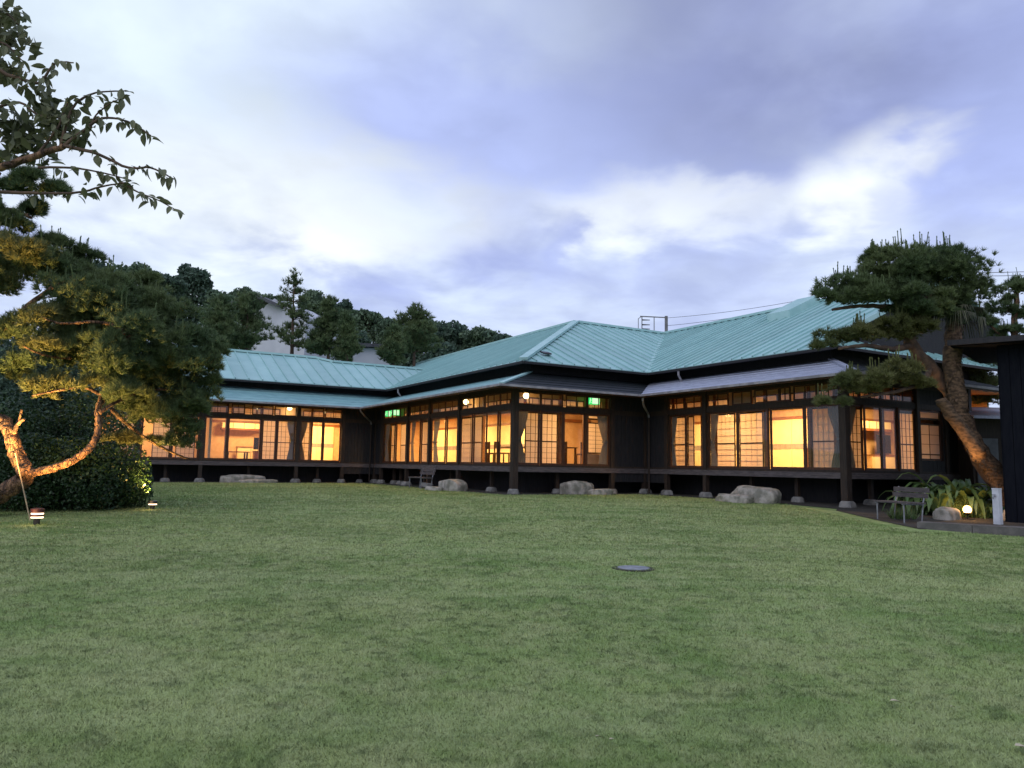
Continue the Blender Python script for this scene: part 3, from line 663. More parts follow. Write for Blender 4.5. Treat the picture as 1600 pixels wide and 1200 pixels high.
for i in range(1, len(pb_)-1):      # fan of finely cut triangles that follows the slope
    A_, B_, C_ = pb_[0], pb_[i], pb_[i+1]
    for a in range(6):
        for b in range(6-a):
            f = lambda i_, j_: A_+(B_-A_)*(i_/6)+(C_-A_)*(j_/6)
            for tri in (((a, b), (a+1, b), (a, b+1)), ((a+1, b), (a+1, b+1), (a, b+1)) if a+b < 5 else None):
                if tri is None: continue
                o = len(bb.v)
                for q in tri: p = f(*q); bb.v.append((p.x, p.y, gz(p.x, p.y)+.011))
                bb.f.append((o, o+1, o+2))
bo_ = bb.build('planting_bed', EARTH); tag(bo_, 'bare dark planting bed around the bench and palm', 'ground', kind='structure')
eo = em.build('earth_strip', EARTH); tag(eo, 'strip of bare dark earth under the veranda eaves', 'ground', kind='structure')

# ------------------------------------------------------------------ things on and in the villa
def thing_local(name, u, v, z, label, cat, group=None, rz=0.0):
    return empty(name, LW(u, v, z), ANG+rz, label, cat, group)
def curtain(wl, s_tie, s_open, label, zt=2.38, waist=.38):
    """tied-back curtain hanging just inside the glass"""
    sg = 1 if s_open > s_tie else -1; w0 = abs(s_open-s_tie); nf = 5; ns, nz = 40, 26; z0, z1 = FL+.03, 3.32
    base = Vector(PT(wl, s_tie, .13, z0)); Vs = []
    for j in range(nz+1):
        z = z0+(z1-z0)*j/nz
        if z > zt: f = waist+(1-waist)*min(1, ((z-zt)/.75))**.8
        else: f = waist+(.85-waist)*min(1, ((zt-z)/.7))**.8
        for i in range(ns+1):
            t = i/ns; s = s_tie+sg*w0*f*t; d = .13+.032*math.sin(t*nf*2*math.pi)*(1.2-.4*f)
            Vs.append(Vector(PT(wl, s, d, z))-base)
    fc = np.array([(j*(ns+1)+i, j*(ns+1)+i+1, (j+1)*(ns+1)+i+1, (j+1)*(ns+1)+i) for j in range(nz) for i in range(ns)])
    o = obj('curtain', tri_mesh('curtain', np.array([tuple(q) for q in Vs]), fc), CURT, None, True)
    o.location = LW(*base); o.rotation_euler = (0, 0, ANG); tag(o, label, 'curtain', 'tied-back veranda curtains')
    tb = MB(); a = Vector(PT(wl, s_tie, .07, zt))-base; b = Vector(PT(wl, s_tie+sg*w0*waist*1.05, .2, zt))-base
    tb.box((a.x, a.y, a.z-.03), (b.x, b.y, b.z+.03)).build('tie_band', CURT, o)
curtain('C', .13, .58, 'grey curtain tied back beside the lamp-lit corner post, under the bright lamp')
curtain('C', 3.85, 3.42, 'grey curtain tied back under the exit sign next to the black boarded recess')
curtain('D', -1.26, -1.52, 'narrow grey curtain at the black boarded end of the zinc-roofed veranda')
curtain('D', -3.1, -3.45, 'grey curtain by the post left of the boulder step, zinc-roofed veranda')
curtain('D', -8.04, -7.55, 'dark grey curtain tied to the corner post behind the pine, zinc roof side')
curtain('E', 5.60, 6.12, 'dark grey curtain tied to the corner post behind the pine, television side')
curtain('B', 11.82, 11.30, 'pale curtain next to the two green exit signs')
curtain('B', 8.80, 8.40, 'brown curtain on the long middle veranda, next bay to the exit signs')
curtain('B', 6.54, 6.0, 'brown curtain behind the grey garden bench on the long middle veranda')
curtain('A', -3.75, -4.1, 'grey curtain just left of the post in the left wing veranda')
curtain('A', -3.57, -3.2, 'grey curtain just right of the post in the left wing veranda')

LW_WARM = (1.0, .58, .22)
def area(name, u, v, z, size, power, col=LW_WARM):
    l = bpy.data.lights.new(name, 'AREA'); l.shape = 'DISK'; l.size = size; l.energy = power; l.color = col
    return l
LAMPSH = emit('lamp_shade_glow', (1, .66, .28), 3.0)
BULB = emit('lamp_globe_glow', (1, .74, .36), 7.0)
def room_lamp(u, v, power, label, size=.7):
    """ceiling lamp: paper shade with its light"""
    t = thing_local('ceiling_lamp', u, v, 4.0, label, 'lamp', 'room ceiling lamps')
    MB().lathe([(.30, -.12), (.33, -.08), (.33, .06), (.30, .10)], 20).build('shade', LAMPSH, t)
    MB().lathe([(.09, .10), (.09, .155)], 12).build('ceiling_rose', INWOOD, t)
    l = area('lamp_light', u, v, 4, size, power); lo = bpy.data.objects.new('lamp_light', l); COL.objects.link(lo); lo.parent = t; lo.location = (0, 0, -.14)
ROOMP = 330
for u, v, k, lb in ((2.9, 2.6, .9, 'round paper ceiling lamp over the dining tables'), (2.9, 7.0, 1.0, 'round paper ceiling lamp in the middle of the long middle room'), (2.9, 15.3, .9, 'round paper ceiling lamp at the very end of the long middle room'), (2.9, 11.2, 1.0, 'round paper ceiling lamp in the long middle room by the exit signs'),
                 (8.0, .6, .75, 'round paper ceiling lamp in the far part of the zinc-roofed wing'), (8.0, -3.4, 1.0, 'round paper ceiling lamp in front of the banded yellow doors, zinc-roofed wing'), (11.6, -5.4, .6, 'round paper ceiling lamp in the television corner of the right wing'),
                 (-5.2, 15.4, .5, 'round paper ceiling lamp over the low table in the left wing'), (-1.8, 15.4, 1.0, 'round paper ceiling lamp in the left wing by the inner corner'), (-9.4, 15.4, .45, 'round paper ceiling lamp at the pine-covered end of the left wing')):
    room_lamp(u, v, ROOMP*k, lb)
def globe(wl, s, label, z=3.90, d=.62, power=9):
    p = PT(wl, s, d, z); t = thing_local('veranda_lamp', p[0], p[1], p[2], label, 'lamp', 'veranda globe lamps')
    MB().lathe([(.01, -.10), (.08, -.07), (.11, 0), (.08, .07), (.05, .10)], 16).build('globe', BULB, t, True)
    MB().lathe([(.06, .10), (.06, .25)], 12).build('mount', INWOOD, t)
    l = bpy.data.lights.new('lamp_light', 'POINT'); l.energy = power; l.color = LW_WARM; l.shadow_soft_size = .12
    lo = bpy.data.objects.new('lamp_light', l); COL.objects.link(lo); lo.parent = t; lo.location = (0, 0, -.26)
globe('A', -3.9, 'glowing globe lamp behind the transom of the left wing', power=12)
globe('B', 4.75, 'glowing globe lamp behind the transom of the long middle veranda', power=12)
globe('C', .80, 'glowing globe lamp at the corner post above a grey curtain', z=3.86, power=12)
t = thing_local('flat_ceiling_lamp', 2.62, 1.5, 3.62, 'small flat lit lamp seen under the door head near the dining chairs', 'lamp')
MB().lathe([(.14, -.05), (.17, -.02), (.17, .03)], 18).build('shade', LAMPSH, t); MB().lathe([(.02, .03), (.02, .54)], 8).build('stem', INWOOD, t)

EXG = emit('exit_sign_green', (.02, .75, .16), 1.4); EXW = emit('exit_sign_white', (.62, 1.0, .55), 1.5)
def exit_sign(wl, s, d, label, z=3.72, wd=.44, ht=.26, rz=0):
    p = PT(wl, s, d, z); t = thing_local('exit_sign', p[0], p[1], p[2], label, 'exit sign', 'green exit signs', rz)
    MB().box((-wd/2, -.03, 0), (wd/2, .03, ht)).build('housing', EXG, t)
    MB().box((-wd/2+.15, -.034, .02), (wd/2-.02, -.031, ht-.02)).build('sign_face', EXW, t)
    m = MB()   # running figure
    c = -wd/2+.075
    m.box((c-.018, -.034, .20), (c+.014, -.031, .235)); m.bar((c, -.0335, .19), (c-.02, -.0335, .11), .003, .035, (1, 0, 0)); m.bar((c-.02, -.0335, .11), (c+.035, -.0335, .05), .003, .018, (1, 0, 0)); m.bar((c-.02, -.0335, .11), (c-.045, -.0335, .03), .003, .018, (1, 0, 0)); m.bar((c, -.0335, .18), (c+.045, -.0335, .14), .003, .014, (1, 0, 0))
    m.build('running_figure', EXW, t)
    MB().box((-.01, -.01, ht), (.01, .01, 4.155-z)).build('hanger', METAL, t)
exit_sign('C', 3.62, .62, 'green lit exit sign over the curtain beside the black recess', wd=.48, ht=.27)
exit_sign('B', 11.85, .55, 'green lit exit sign between the small transom panes on the long veranda', wd=.42, ht=.26, rz=-.5)
exit_sign('B', 12.95, .62, 'smallest green lit exit sign, hard by the inner corner wall', wd=.3, ht=.28, rz=-.5)

# furniture seen through the glass
CH = mat('chair_wood', (.07, .03, .015), .5, (.04, .02, .01), 5)
def make_chair():
    t = empty('dining_chair', (0, 0, 0))
    MB().box((-.22, -.22, .41), (.22, .22, .46)).build('seat', CH, t)
    for x in (-.2, .2):
        for y in (-.2, .2): MB().box((x-.02, y-.02, 0), (x+.02, y+.02, .41 if y < 0 else .88)).build('leg', CH, t)
    MB().box((-.179, .185, .62), (.179, .21, .87)).build('backrest', CH, t)
    return t
proto = make_chair(); first = True
def chair(u, v, rz, label):
    global first
    c = proto if first else copy_tree(proto); first = False
    c.location = LW(u, v, FL); c.rotation_euler = (0, 0, ANG+rz); tag(c, label, 'chair', 'dining chairs')
def table(u, v, L, D, label, h=.70):
    t = thing_local('dining_table', u, v, FL, label, 'table')
    MB().box((-L/2, -D/2, h-.035), (L/2, D/2, h)).build('table_top', CH, t)
    for x in (-L/2+.06, L/2-.06):
        for y in (-D/2+.06, D/2-.06): MB().box((x-.03, y-.03, 0), (x+.03, y+.03, h-.035)).build('leg', CH, t)
table(2.5, 4.2, .8, 1.5, 'dark dining table with two chairs seen through the long middle veranda')
chair(1.75, 3.9, math.pi/2, 'dark dining chair at the long-veranda side of the table, by the corner post'); chair(1.75, 4.7, math.pi/2, 'dark dining chair at the long-veranda side of the table, by the paper screens'); chair(2.1, 5.6, .2, 'dark dining chair at the head of the table behind the paper screens')
table(3.5, 2.6, 1.1, .8, 'dark table with two chairs seen under the green exit sign')
chair(2.9, 1.75, math.pi+.3, 'dark dining chair under the flat lit lamp'); chair(4.05, 1.8, math.pi-.2, 'dark dining chair beside the small paper window')
def cabinet(u, v, L, D, h, label, m=FUSUMA):
    t = thing_local('low_cabinet', u, v, FL, label, 'cabinet')
    MB().box((-L/2, -D/2, .05), (L/2, D/2, h)).build('body', m, t); MB().box((-L/2-.02, -D/2-.02, h+.001), (L/2+.02, D/2+.02, h+.03)).build('top_board', INWOOD, t)
    MB().box((-.006, -D/2-.01, .07), (.006, -D/2-.001, h-.02)).build('door_gap', INWOOD, t)
    for x in (-.05, .05): MB().box((x-.012, -D/2-.02, h*.6), (x+.012, -D/2-.002, h*.6+.03)).build('knob', CH, t)
cabinet(12.5, -4.35, 1.3, .4, .55, 'pale low cabinet under the television in the right wing'); cabinet(-4.9, 16.5, 1.2, .45, .62, 'pale low cabinet at the back of the left wing room')
def tv(u, v, z, w_, h_, label, rz=0.0):
    t = thing_local('television', u, v, z, label, 'television', None, rz)
    MB().box((-w_/2, -.03, .06), (w_/2, .03, .06+h_)).build('screen_body', BLACK, t); MB().box((-w_/2+.03, -.034, .09), (w_/2-.03, -.031, .03+h_)).build('screen', mat('dead_screen', (.01, .01, .012), .15), t)
    MB().box((-.16, -.1, 0), (.16, .1, .02)).build('stand', BLACK, t); MB().box((-.03, -.02, .02), (.03, .02, .06)).build('neck', BLACK, t)
tv(12.75, -4.4, FL+.581, .75, .66, 'black television on the pale cabinet in the right wing'); tv(-4.62, 15.3, FL+.45, .78, .55, 'black television on a small stand in the left wing', .25)
cabinet(-4.62, 15.3, .7, .4, .42, 'small wooden stand under the left wing television', INWOOD)
t = thing_local('low_table', -5.75, 15.2, FL, 'low wooden table in the left wing room', 'table')
MB().box((-.5, -.35, .36), (.5, .35, .40)).build('table_top', INWOOD, t)
for x in (-.42, .42):
    for y in (-.28, .28): MB().box((x-.035, y-.035, 0), (x+.035, y+.035, .36)).build('leg', CH, t)
cabinet(8.9, -4.6, .5, .5, .7, 'small wooden chest beside the banded yellow doors', INWOOD)

# ------------------------------------------------------------------ stepping stones before the verandas
def rock(name, u, v, L, D, H, label, rz=0.0, seed=1, flat=.8, group='veranda stepping stones', world=None, m=STONE):
    import bmesh
    bm = bmesh.new(); bmesh.ops.create_icosphere(bm, subdivisions=4, radius=1)
    r_ = np.random.default_rng(seed); ph = r_.random(12)*6.28
    for q in bm.verts:
        c = q.co; n_ = Vector(c)
        sx = math.copysign(abs(c.x)**.55, c.x); sy = math.copysign(abs(c.y)**.6, c.y); sz = math.copysign(abs(c.z)**(1-flat*.6), c.z)
        k = 1+.07*math.sin(3*n_.x+ph[0]+2*n_.y)+.05*math.sin(5*n_.y+ph[1]-3*n_.z)+.04*math.sin(7*n_.x+ph[2]+4*n_.z)+.02*math.sin(15*n_.x+ph[3])*math.sin(13*n_.y+ph[4])
        q.co = Vector((sx*L/2*k*.86, sy*D/2*k*.86, sz*H*.72*k+H*.28))
    me = bpy.data.meshes.new(name); bm.to_mesh(me); bm.free()
    o = obj(name, me, m, None, True); p = LW(u, v) if world is None else world
    o.location = (p[0], p[1], gz(p[0], p[1])-.02); o.rotation_euler = (0, 0, ANG+rz); tag(o, label, 'stone', group)
rock('stepping_stone', -6.0, 12.25, 2.15, .7, .34, 'long flat stepping stone before the left wing', 0, 3, 1.0); rock('stepping_stone', -5.5, 11.75, 1.7, .5, .17, 'low slab at the foot of the left wing stone', 0, 4, 1.0)
rock('stepping_stone', -.75, 2.95, .75, 1.75, .42, 'big rounded stepping stone beside the bench', 0, 5, .8); rock('stepping_stone', -1.35, 3.15, .5, 1.0, .16, 'thin slab at the foot of the stone beside the bench', .1, 6, 1.0)
rock('stepping_stone', 2.35, -.25, 1.35, .75, .45, 'blocky stepping stone before the exit-sign veranda', 0, 7, .8); rock('stepping_stone', 2.85, -.85, .95, .5, .21, 'low slab at the foot of the exit-sign veranda stone', 0, 8, 1.0)
rock('stepping_stone', 4.55, -5.9, .8, 1.85, .47, 'large boulder stepping stone before the zinc-roofed veranda', 0, 9, .55); rock('stepping_stone', 3.85, -5.75, .6, 1.35, .24, 'low flat stone at the foot of the large boulder', .05, 10, .9)

# benches
def bench(loc, rz, label, L=1.25, nb=3):
    t = empty('garden_bench', loc, rz, label, 'bench', 'garden benches')
    for i in range(4): MB().box((-.22+.115*i, -L/2, .40), (-.22+.115*i+.10, L/2, .43)).build('seat_slat', GREYW, t)
    for i in range(nb):
        z = .52+i*.115; x = .26+.03*i
        MB().box((x, -L/2, z), (x+.025, L/2, z+.10)).build('back_slat', GREYW, t)
    for y in (-L/2+.12, L/2-.12):
        MB().tube([(-.2, y, 0), (-.2, y, .395)], .016, 8).build('leg', METAL, t); MB().tube([(.2, y, 0), (.24, y, .40), (.275+.03*nb, y, .52+.113*nb)], .016, 8).build('back_leg', METAL, t)
        MB().box((-.24, y-.015, .375), (.26, y+.015, .398)).build('seat_bearer', METAL, t)
p = LW(-1.05, 5.05); bench((p.x, p.y, gz(p.x, p.y)), ANG, 'grey slatted bench under the long middle veranda', 1.3)
p = on_ground(1405, 815); bench((p.x, p.y, gz(p.x, p.y)), rad(8), 'grey slatted bench by the leafy clump and the glowing spotlight', 1.15, 2)

# ------------------------------------------------------------------ garden lights
GLOW = emit('bollard_ring_glow', (1, .72, .45), 4.0); GLOW2 = emit('spot_lens_glow', (1, .50, .13), 16.0)
REDCAP = mat('red_cap', (.075, .016, .012), .5); 
def bollard(x, y, sc_, label, rings=2, capm=REDCAP):
    p = on_ground(x, y); t = empty('garden_light', p, 0, label, 'garden light', 'low garden lights'); t.scale = (sc_,)*3
    MB().lathe([(.055, -.02), (.055, .12)], 14).build('stem', BLACK, t); z = .12
    for i in range(rings):
        MB().lathe([(.10, z), (.10, z+.028)], 18).build('light_ring', GLOW, t); MB().lathe([(.112, z+.028), (.112, z+.066)], 18).build('louver', capm, t); z += .066
    MB().lathe([(.115, z), (.115, z+.03), (.07, z+.045)], 18).build('cap', capm, t)
    l = bpy.data.lights.new('ring_light', 'POINT'); l.energy = 2.5; l.color = (1, .62, .3); l.shadow_soft_size = .1
    o = bpy.data.objects.new('ring_light', l); COL.objects.link(o); o.parent = t; o.location = (.0, -.2, .22)
    return p, t
b1 = bollard(57, 820, .95, 'red capped garden light with two glowing rings before the bush'); b2 = bollard(238, 796, .82, 'dark capped garden light with one glowing ring beyond the bush', 1, BLACK)
def spot(loc, target, power, label=None, size=80, col=(1, .50, .14), cut=None, vis=True):
    t = empty('garden_spotlight', loc, 0, label, 'spotlight', 'garden spotlights')
    d = (Vector(target)-Vector(loc)).normalized(); q = d.to_track_quat('-Z', 'Y')
    hd = MB().lathe([(.03, .10), (.055, .06), (.06, .02), (.066, -.05), (.060, -.05), (.054, .02)], 14).build('head', BLACK, t); hd.rotation_mode = 'QUATERNION'; hd.rotation_quaternion = q; hd.location = (0, 0, .16)
    MB().lathe([(.05, .035), (.048, .03)], 14).build('lens', GLOW2, hd)
    MB().tube([(0, 0, -.03), (0, 0, .13)], .012, 6).build('spike', BLACK, t)
    l = bpy.data.lights.new('spot_light', 'SPOT'); l.energy = power; l.color = col; l.spot_size = rad(size); l.spot_blend = .6; l.shadow_soft_size = .05
    o = bpy.data.objects.new('spot_light', l); COL.objects.link(o); o.parent = t; o.location = Vector((0, 0, .16))+d*.06; o.rotation_euler = q.to_euler()
    return t
# right side lamp: bare glowing lens towards the lawn
pr = on_ground(1512, 812)
t = empty('garden_spotlight', pr, 0, 'glowing garden spotlight among the leaves at the foot of the leaning trunk', 'spotlight', 'garden spotlights')
MB().lathe([(.03, .10), (.075, .14), (.075, .16)], 14).build('housing', BLACK, t); MB().tube([(0, 0, -.05), (0, 0, .11)], .015, 6).build('spike', BLACK, t)
MB().lathe([(.06, .16), (.085, .20), (.085, .25), (.05, .30), (.01, .315)], 14).build('bulb', GLOW2, t, True)
l = bpy.data.lights.new('spot_light', 'POINT'); l.energy = 16; l.color = (1, .50, .14); l.shadow_soft_size = .06
o = bpy.data.objects.new('spot_light', l); COL.objects.link(o); o.parent = t; o.location = (0, 0, .42)
l = bpy.data.lights.new('uplight', 'SPOT'); l.energy = 190; l.color = (1, .52, .20); l.spot_size = rad(50); l.spot_blend = .7; l.shadow_soft_size = .05
o = bpy.data.objects.new('uplight', l); COL.objects.link(o); o.parent = t; o.location = (.05, 0, .42); o.rotation_euler = (at(1512, 655, 17.6)-pr-Vector((.05, 0, .42))).to_track_quat('-Z', 'Y').to_euler()

# ------------------------------------------------------------------ trees
def unit(n):
    v = rng.normal(size=(n, 3)); return v/np.linalg.norm(v, axis=1)[:, None]
def tufts(P, D, K=22, ln=(.09, .15), wd=.006, cone=(.15, 1.15)):
    n = len(P); P = np.repeat(P, K, 0); D = np.repeat(D, K, 0); m = n*K
    r = unit(m); r -= D*(r*D).sum(1)[:, None]; r /= np.linalg.norm(r, axis=1)[:, None]+1e-9
    th = cone[0]+(cone[1]-cone[0])*rng.random(m)
    dr = D*np.cos(th)[:, None]+r*np.sin(th)[:, None]
    L = ln[0]+(ln[1]-ln[0])*rng.random(m)
    sd_ = np.cross(dr, unit(m)); sd_ /= np.linalg.norm(sd_, axis=1)[:, None]+1e-9
    w_ = wd*(.7+.6*rng.random(m))
    b = P+dr*.01
    Vv = np.stack([b-sd_*w_[:, None], b+sd_*w_[:, None], b+dr*L[:, None]], 1)
    return Vv.reshape(-1, 3)
def pad_points(c, r, n):
    """tuft seats on the top and rim of a cloud-shaped pad made of smaller humps"""
    c = np.array(c); r = np.array(r); k = max(4, int(10*r[0]*r[1]/.5)); k = min(k, 26)
    hp = unit(k)*(rng.random(k)**.4)[:, None]*r*np.array([.75, .75, .55]); hr = r.min()*(.45+.4*rng.random(k))
    idx = rng.integers(0, k, n); d = unit(n); d[:, 2] = np.where(d[:, 2] < -.25, -d[:, 2]*.8, d[:, 2])
    P = c+hp[idx]+d*(hr[idx]*(.55+.5*rng.random(n)))[:, None]
    D = d*.7+np.array([0, 0, .75]); D /= np.linalg.norm(D, axis=1)[:, None]
    return P, D
def smooth_path(pts, sub=5):
    pts = [Vector(p) for p in pts]; out = []
    for i in range(len(pts)-1):
        p0 = pts[max(i-1, 0)]; p1 = pts[i]; p2 = pts[i+1]; p3 = pts[min(i+2, len(pts)-1)]
        for k in range(sub):
            t_ = k/sub
            out.append(.5*((2*p1)+(p2-p0)*t_+(2*p0-5*p1+4*p2-p3)*t_*t_+(3*p1-p0-3*p2+p3)*t_**3))
    out.append(pts[-1]); return out
def limb(name, pts, ra, rb, m, parent, n=9, sub=5, jit=.1):
    pp = smooth_path(pts, sub); k = len(pp)
    for i in range(1, k-1): pp[i] = pp[i]+Vector((random.uniform(-1, 1), random.uniform(-1, 1), random.uniform(-1, 1)))*ra*.12
    rr = [ra+(rb-ra)*(i/(k-1))**.8 for i in range(k)]
    return MB().tube(pp, rr, n, True, jit).build(name, m, parent, True)
def foliage_pad(parent, c, r, n, m=None, K=22, ln=(.09, .15), wd=.006, candles=0, base=Vector((0, 0, 0))):
    P, D = pad_points(c, r, n); V1 = tufts(P, D, K, ln, wd)
    if candles:      # upright spring shoots
        top = P[np.argsort(-P[:, 2]+rng.random(len(P))*r[2]*.5)[:candles]]
        cd_ = np.tile([0, 0, 1.0], (candles, 1))+.08*rng.normal(size=(candles, 3)); cd_ /= np.linalg.norm(cd_, axis=1)[:, None]
        H = .16+.20*rng.random(candles)
        a = np.cross(cd_, [1.0, 0, 0]); a /= np.linalg.norm(a, axis=1)[:, None]; b = np.cross(cd_, a)
        for s1, s2 in ((a, b), (b, a)):
            w_ = .014
            q = np.stack([top-s1*w_, top+s1*w_, top+cd_*H[:, None]+s1*w_*.7, top-s1*w_, top+cd_*H[:, None]+s1*w_*.7, top+cd_*H[:, None]-s1*w_*.7], 1).reshape(-1, 3)
            V1 = np.concatenate([V1, q])
            # little head of the shoot
            tp = top+cd_*H[:, None]
            q = np.stack([tp-s1*.02, tp+s1*.02, tp+cd_*.045], 1).reshape(-1, 3); V1 = np.concatenate([V1, q])
    V1 = V1-np.array(base)
    return obj('foliage_pad', tri_mesh('foliage_pad', V1, np.arange(len(V1)).reshape(-1, 3)), m or NEEDLE, parent)
def pine(base, label, trunk_pts, r0_, r1_, pads, limbs, dens, m=NEEDLE, candles=.4, K=22, ln=(.09, .15), wd=.006, bark=None, cat='pine tree'):
    b = Vector(base); t = empty('pine_tree', b, 0, label, cat)
    if trunk_pts: limb('trunk', [Vector(p)-b for p in trunk_pts], r0_, r1_, bark or BARK, t, 14, 7, .14)
    for pts, ra, rb in limbs: limb('branch', [Vector(p)-b for p in pts], ra, rb, bark or BARK, t, 10, 7, .13)
    for c, r, mm in pads:
        n = int(dens*(r[0]*r[1]+r[0]*r[2]+r[1]*r[2])*4)
        foliage_pad(t, c, r, n, mm or m, K, ln, wd, int(candles*n*.06), b)
    return t
# right pine: cloud pruned crown over the zinc roof, trunk behind the palm
def A3(x, y, Y): return at(x, y, Y)
RY = 17.6
bp = on_ground(1545, 800); bp = Vector((bp.x, 18.2, gz(bp.x, 18.2)))
tr = [bp-Vector((0, 0, .2)), A3(1532, 720, 18.1), A3(1500, 640, 18.0), A3(1455, 575, 17.9), A3(1425, 540, 17.8), A3(1422, 500, 17.7), A3(1432, 465, 17.6)]
pads = []
def pd(x, y, Y, rx, rz_, ry=None, m=None):
    s = Y/F; pads.append((A3(x, y, Y), (rx*s*1.15, (ry or rx)*s*.95, rz_*s*1.12), m))
pd(1330, 455, 17.4, 55, 26); pd(1395, 430, 17.6, 70, 36); pd(1465, 430, 17.8, 70, 40); pd(1495, 470, 17.9, 48, 26); pd(1290, 470, 17.2, 32, 18); pd(1430, 462, 17.2, 60, 28); pd(1485, 400, 17.8, 22, 14); pd(1510, 495, 18.0, 32, 16); pd(1410, 488, 17.3, 40, 14); pd(1375, 402, 17.7, 40, 14); pd(1440, 410, 17.5, 50, 20); pd(1360, 470, 17.0, 45, 16); pd(1450, 485, 17.1, 40, 18); pd(1520, 450, 18.0, 25, 22); pd(1470, 500, 17.4, 34, 14)
pd(1325, 528, 17.3, 50, 20, m=NEEDLE2); pd(1385, 512, 17.3, 38, 18, m=NEEDLE2); pd(1425, 520, 17.5, 48, 20, m=NEEDLE2); pd(1285, 545, 17.2, 20, 12, m=NEEDLE2)
pd(1345, 602, 16.9, 55, 22, m=NEEDLE2); pd(1405, 588, 17.0, 48, 22, m=NEEDLE2); pd(1300, 628, 16.8, 30, 12, m=NEEDLE2); pd(1440, 600, 17.1, 26, 18, m=NEEDLE2)
lb = [([A3(1430, 500, 17.7), A3(1400, 482, 17.5), A3(1350, 478, 17.3), A3(1300, 484, 17.2)], .09, .03), ([A3(1430, 480, 17.7), A3(1465, 455, 17.8), A3(1495, 470, 17.9)], .08, .03),
      ([A3(1425, 540, 17.8), A3(1395, 545, 17.5), A3(1350, 540, 17.3), A3(1310, 545, 17.2)], .09, .03), ([A3(1455, 575, 17.9), A3(1440, 598, 17.3), A3(1400, 612, 17.1), A3(1345, 620, 16.9)], .07, .025),
      ([A3(1425, 510, 17.7), A3(1400, 470, 17.7), A3(1395, 430, 17.6)], .07, .03), ([A3(1432, 470, 17.6), A3(1455, 430, 17.7), A3(1480, 405, 17.8)], .06, .02), ([A3(1432, 470, 17.6), A3(1475, 490, 17.8), A3(1510, 498, 18.0)], .05, .02)]
pine(bp, 'cloud-pruned pine with flat dark pads in front of the zinc-roofed wing', tr, .20, .11, pads, lb, 115, candles=.4, wd=.007, bark=TWIG)
# windmill palm: leaning lit trunk and dark shaggy column with drooping fronds
pb = Vector(tuple(A3(1575, 800, 17.9))); pb.z = gz(pb.x, pb.y)
pt = empty('palm_tree', pb, 0, 'shaggy palm with orange-lit leaning trunk and drooping dry fronds', 'palm tree')
L_ = [pb-Vector((0, 0, .2)), A3(1560, 750, 17.8), A3(1534, 712, 17.75), A3(1508, 668, 17.7), A3(1497, 632, 17.65), A3(1489, 560, 17.6), A3(1492, 500, 17.6)]
limb('trunk', [Vector(q)-pb for q in L_], .205, .185, PALMB, pt, 12, 6, .14)
ft = MB()       # fibrous old leaf bases standing off the trunk
pp = smooth_path([Vector(q)-pb for q in L_], 14)
for i, q in enumerate(pp[6:-2]):
    for k in range(9):
        an = random.random()*6.28; r_ = .17+.02*random.random(); c = q+Vector((math.cos(an)*r_, math.sin(an)*r_, random.uniform(-.03, .03)))
        o = Vector((math.cos(an), math.sin(an), 0)); s_ = Vector((-o.y, o.x, 0)); j = len(ft.v)
        ft.v += [tuple(c-s_*.03), tuple(c+s_*.03), tuple(c+o*.05+Vector((0, 0, -.10)))]; ft.f.append((j, j+1, j+2))
fb = ft.build('leaf_bases', PALMB, pt); fb['kind'] = 'stuff'
L2 = [A3(1530, 708, 17.6), A3(1502, 668, 17.4), A3(1482, 642, 17.3), A3(1470, 624, 17.25)]
limb('side_stump', [Vector(q)-pb for q in L2], .16, .12, PALMB, pt, 12, 5, .14)
top = A3(1495, 492, 17.6)-pb
for k in range(13):
    an = k/13*6.28+random.uniform(-.3, .3); L = random.uniform(.45, .95); o = Vector((math.cos(an), math.sin(an), 0)); mb = MB()
    drop = random.uniform(-.1, 1.0); c0 = top; c1 = top+o*L*.55+Vector((0, 0, .18-drop*.25)); mb.bar(c0, c1, .014, .014)
    for j in range(15):
        a2 = (j/14-.5)*2.6; dr = (o*math.cos(a2)+Vector((-o.y, o.x, 0))*math.sin(a2))
        e1 = c1+dr*L*.28+Vector((0, 0, -.06)); e2 = c1+dr*L*random.uniform(.3, .55)+Vector((0, 0, random.uniform(-.35, -.05)-drop*.35)); sd_ = Vector((-dr.y, dr.x, 0))*.016; i0 = len(mb.v)
        mb.v += [tuple(c1), tuple(e1-sd_), tuple(e1+sd_), tuple(e2)]; mb.f += [(i0, i0+1, i0+2), (i0+1, i0+3, i0+2)]
    mb.build('frond', PALMF, pt)

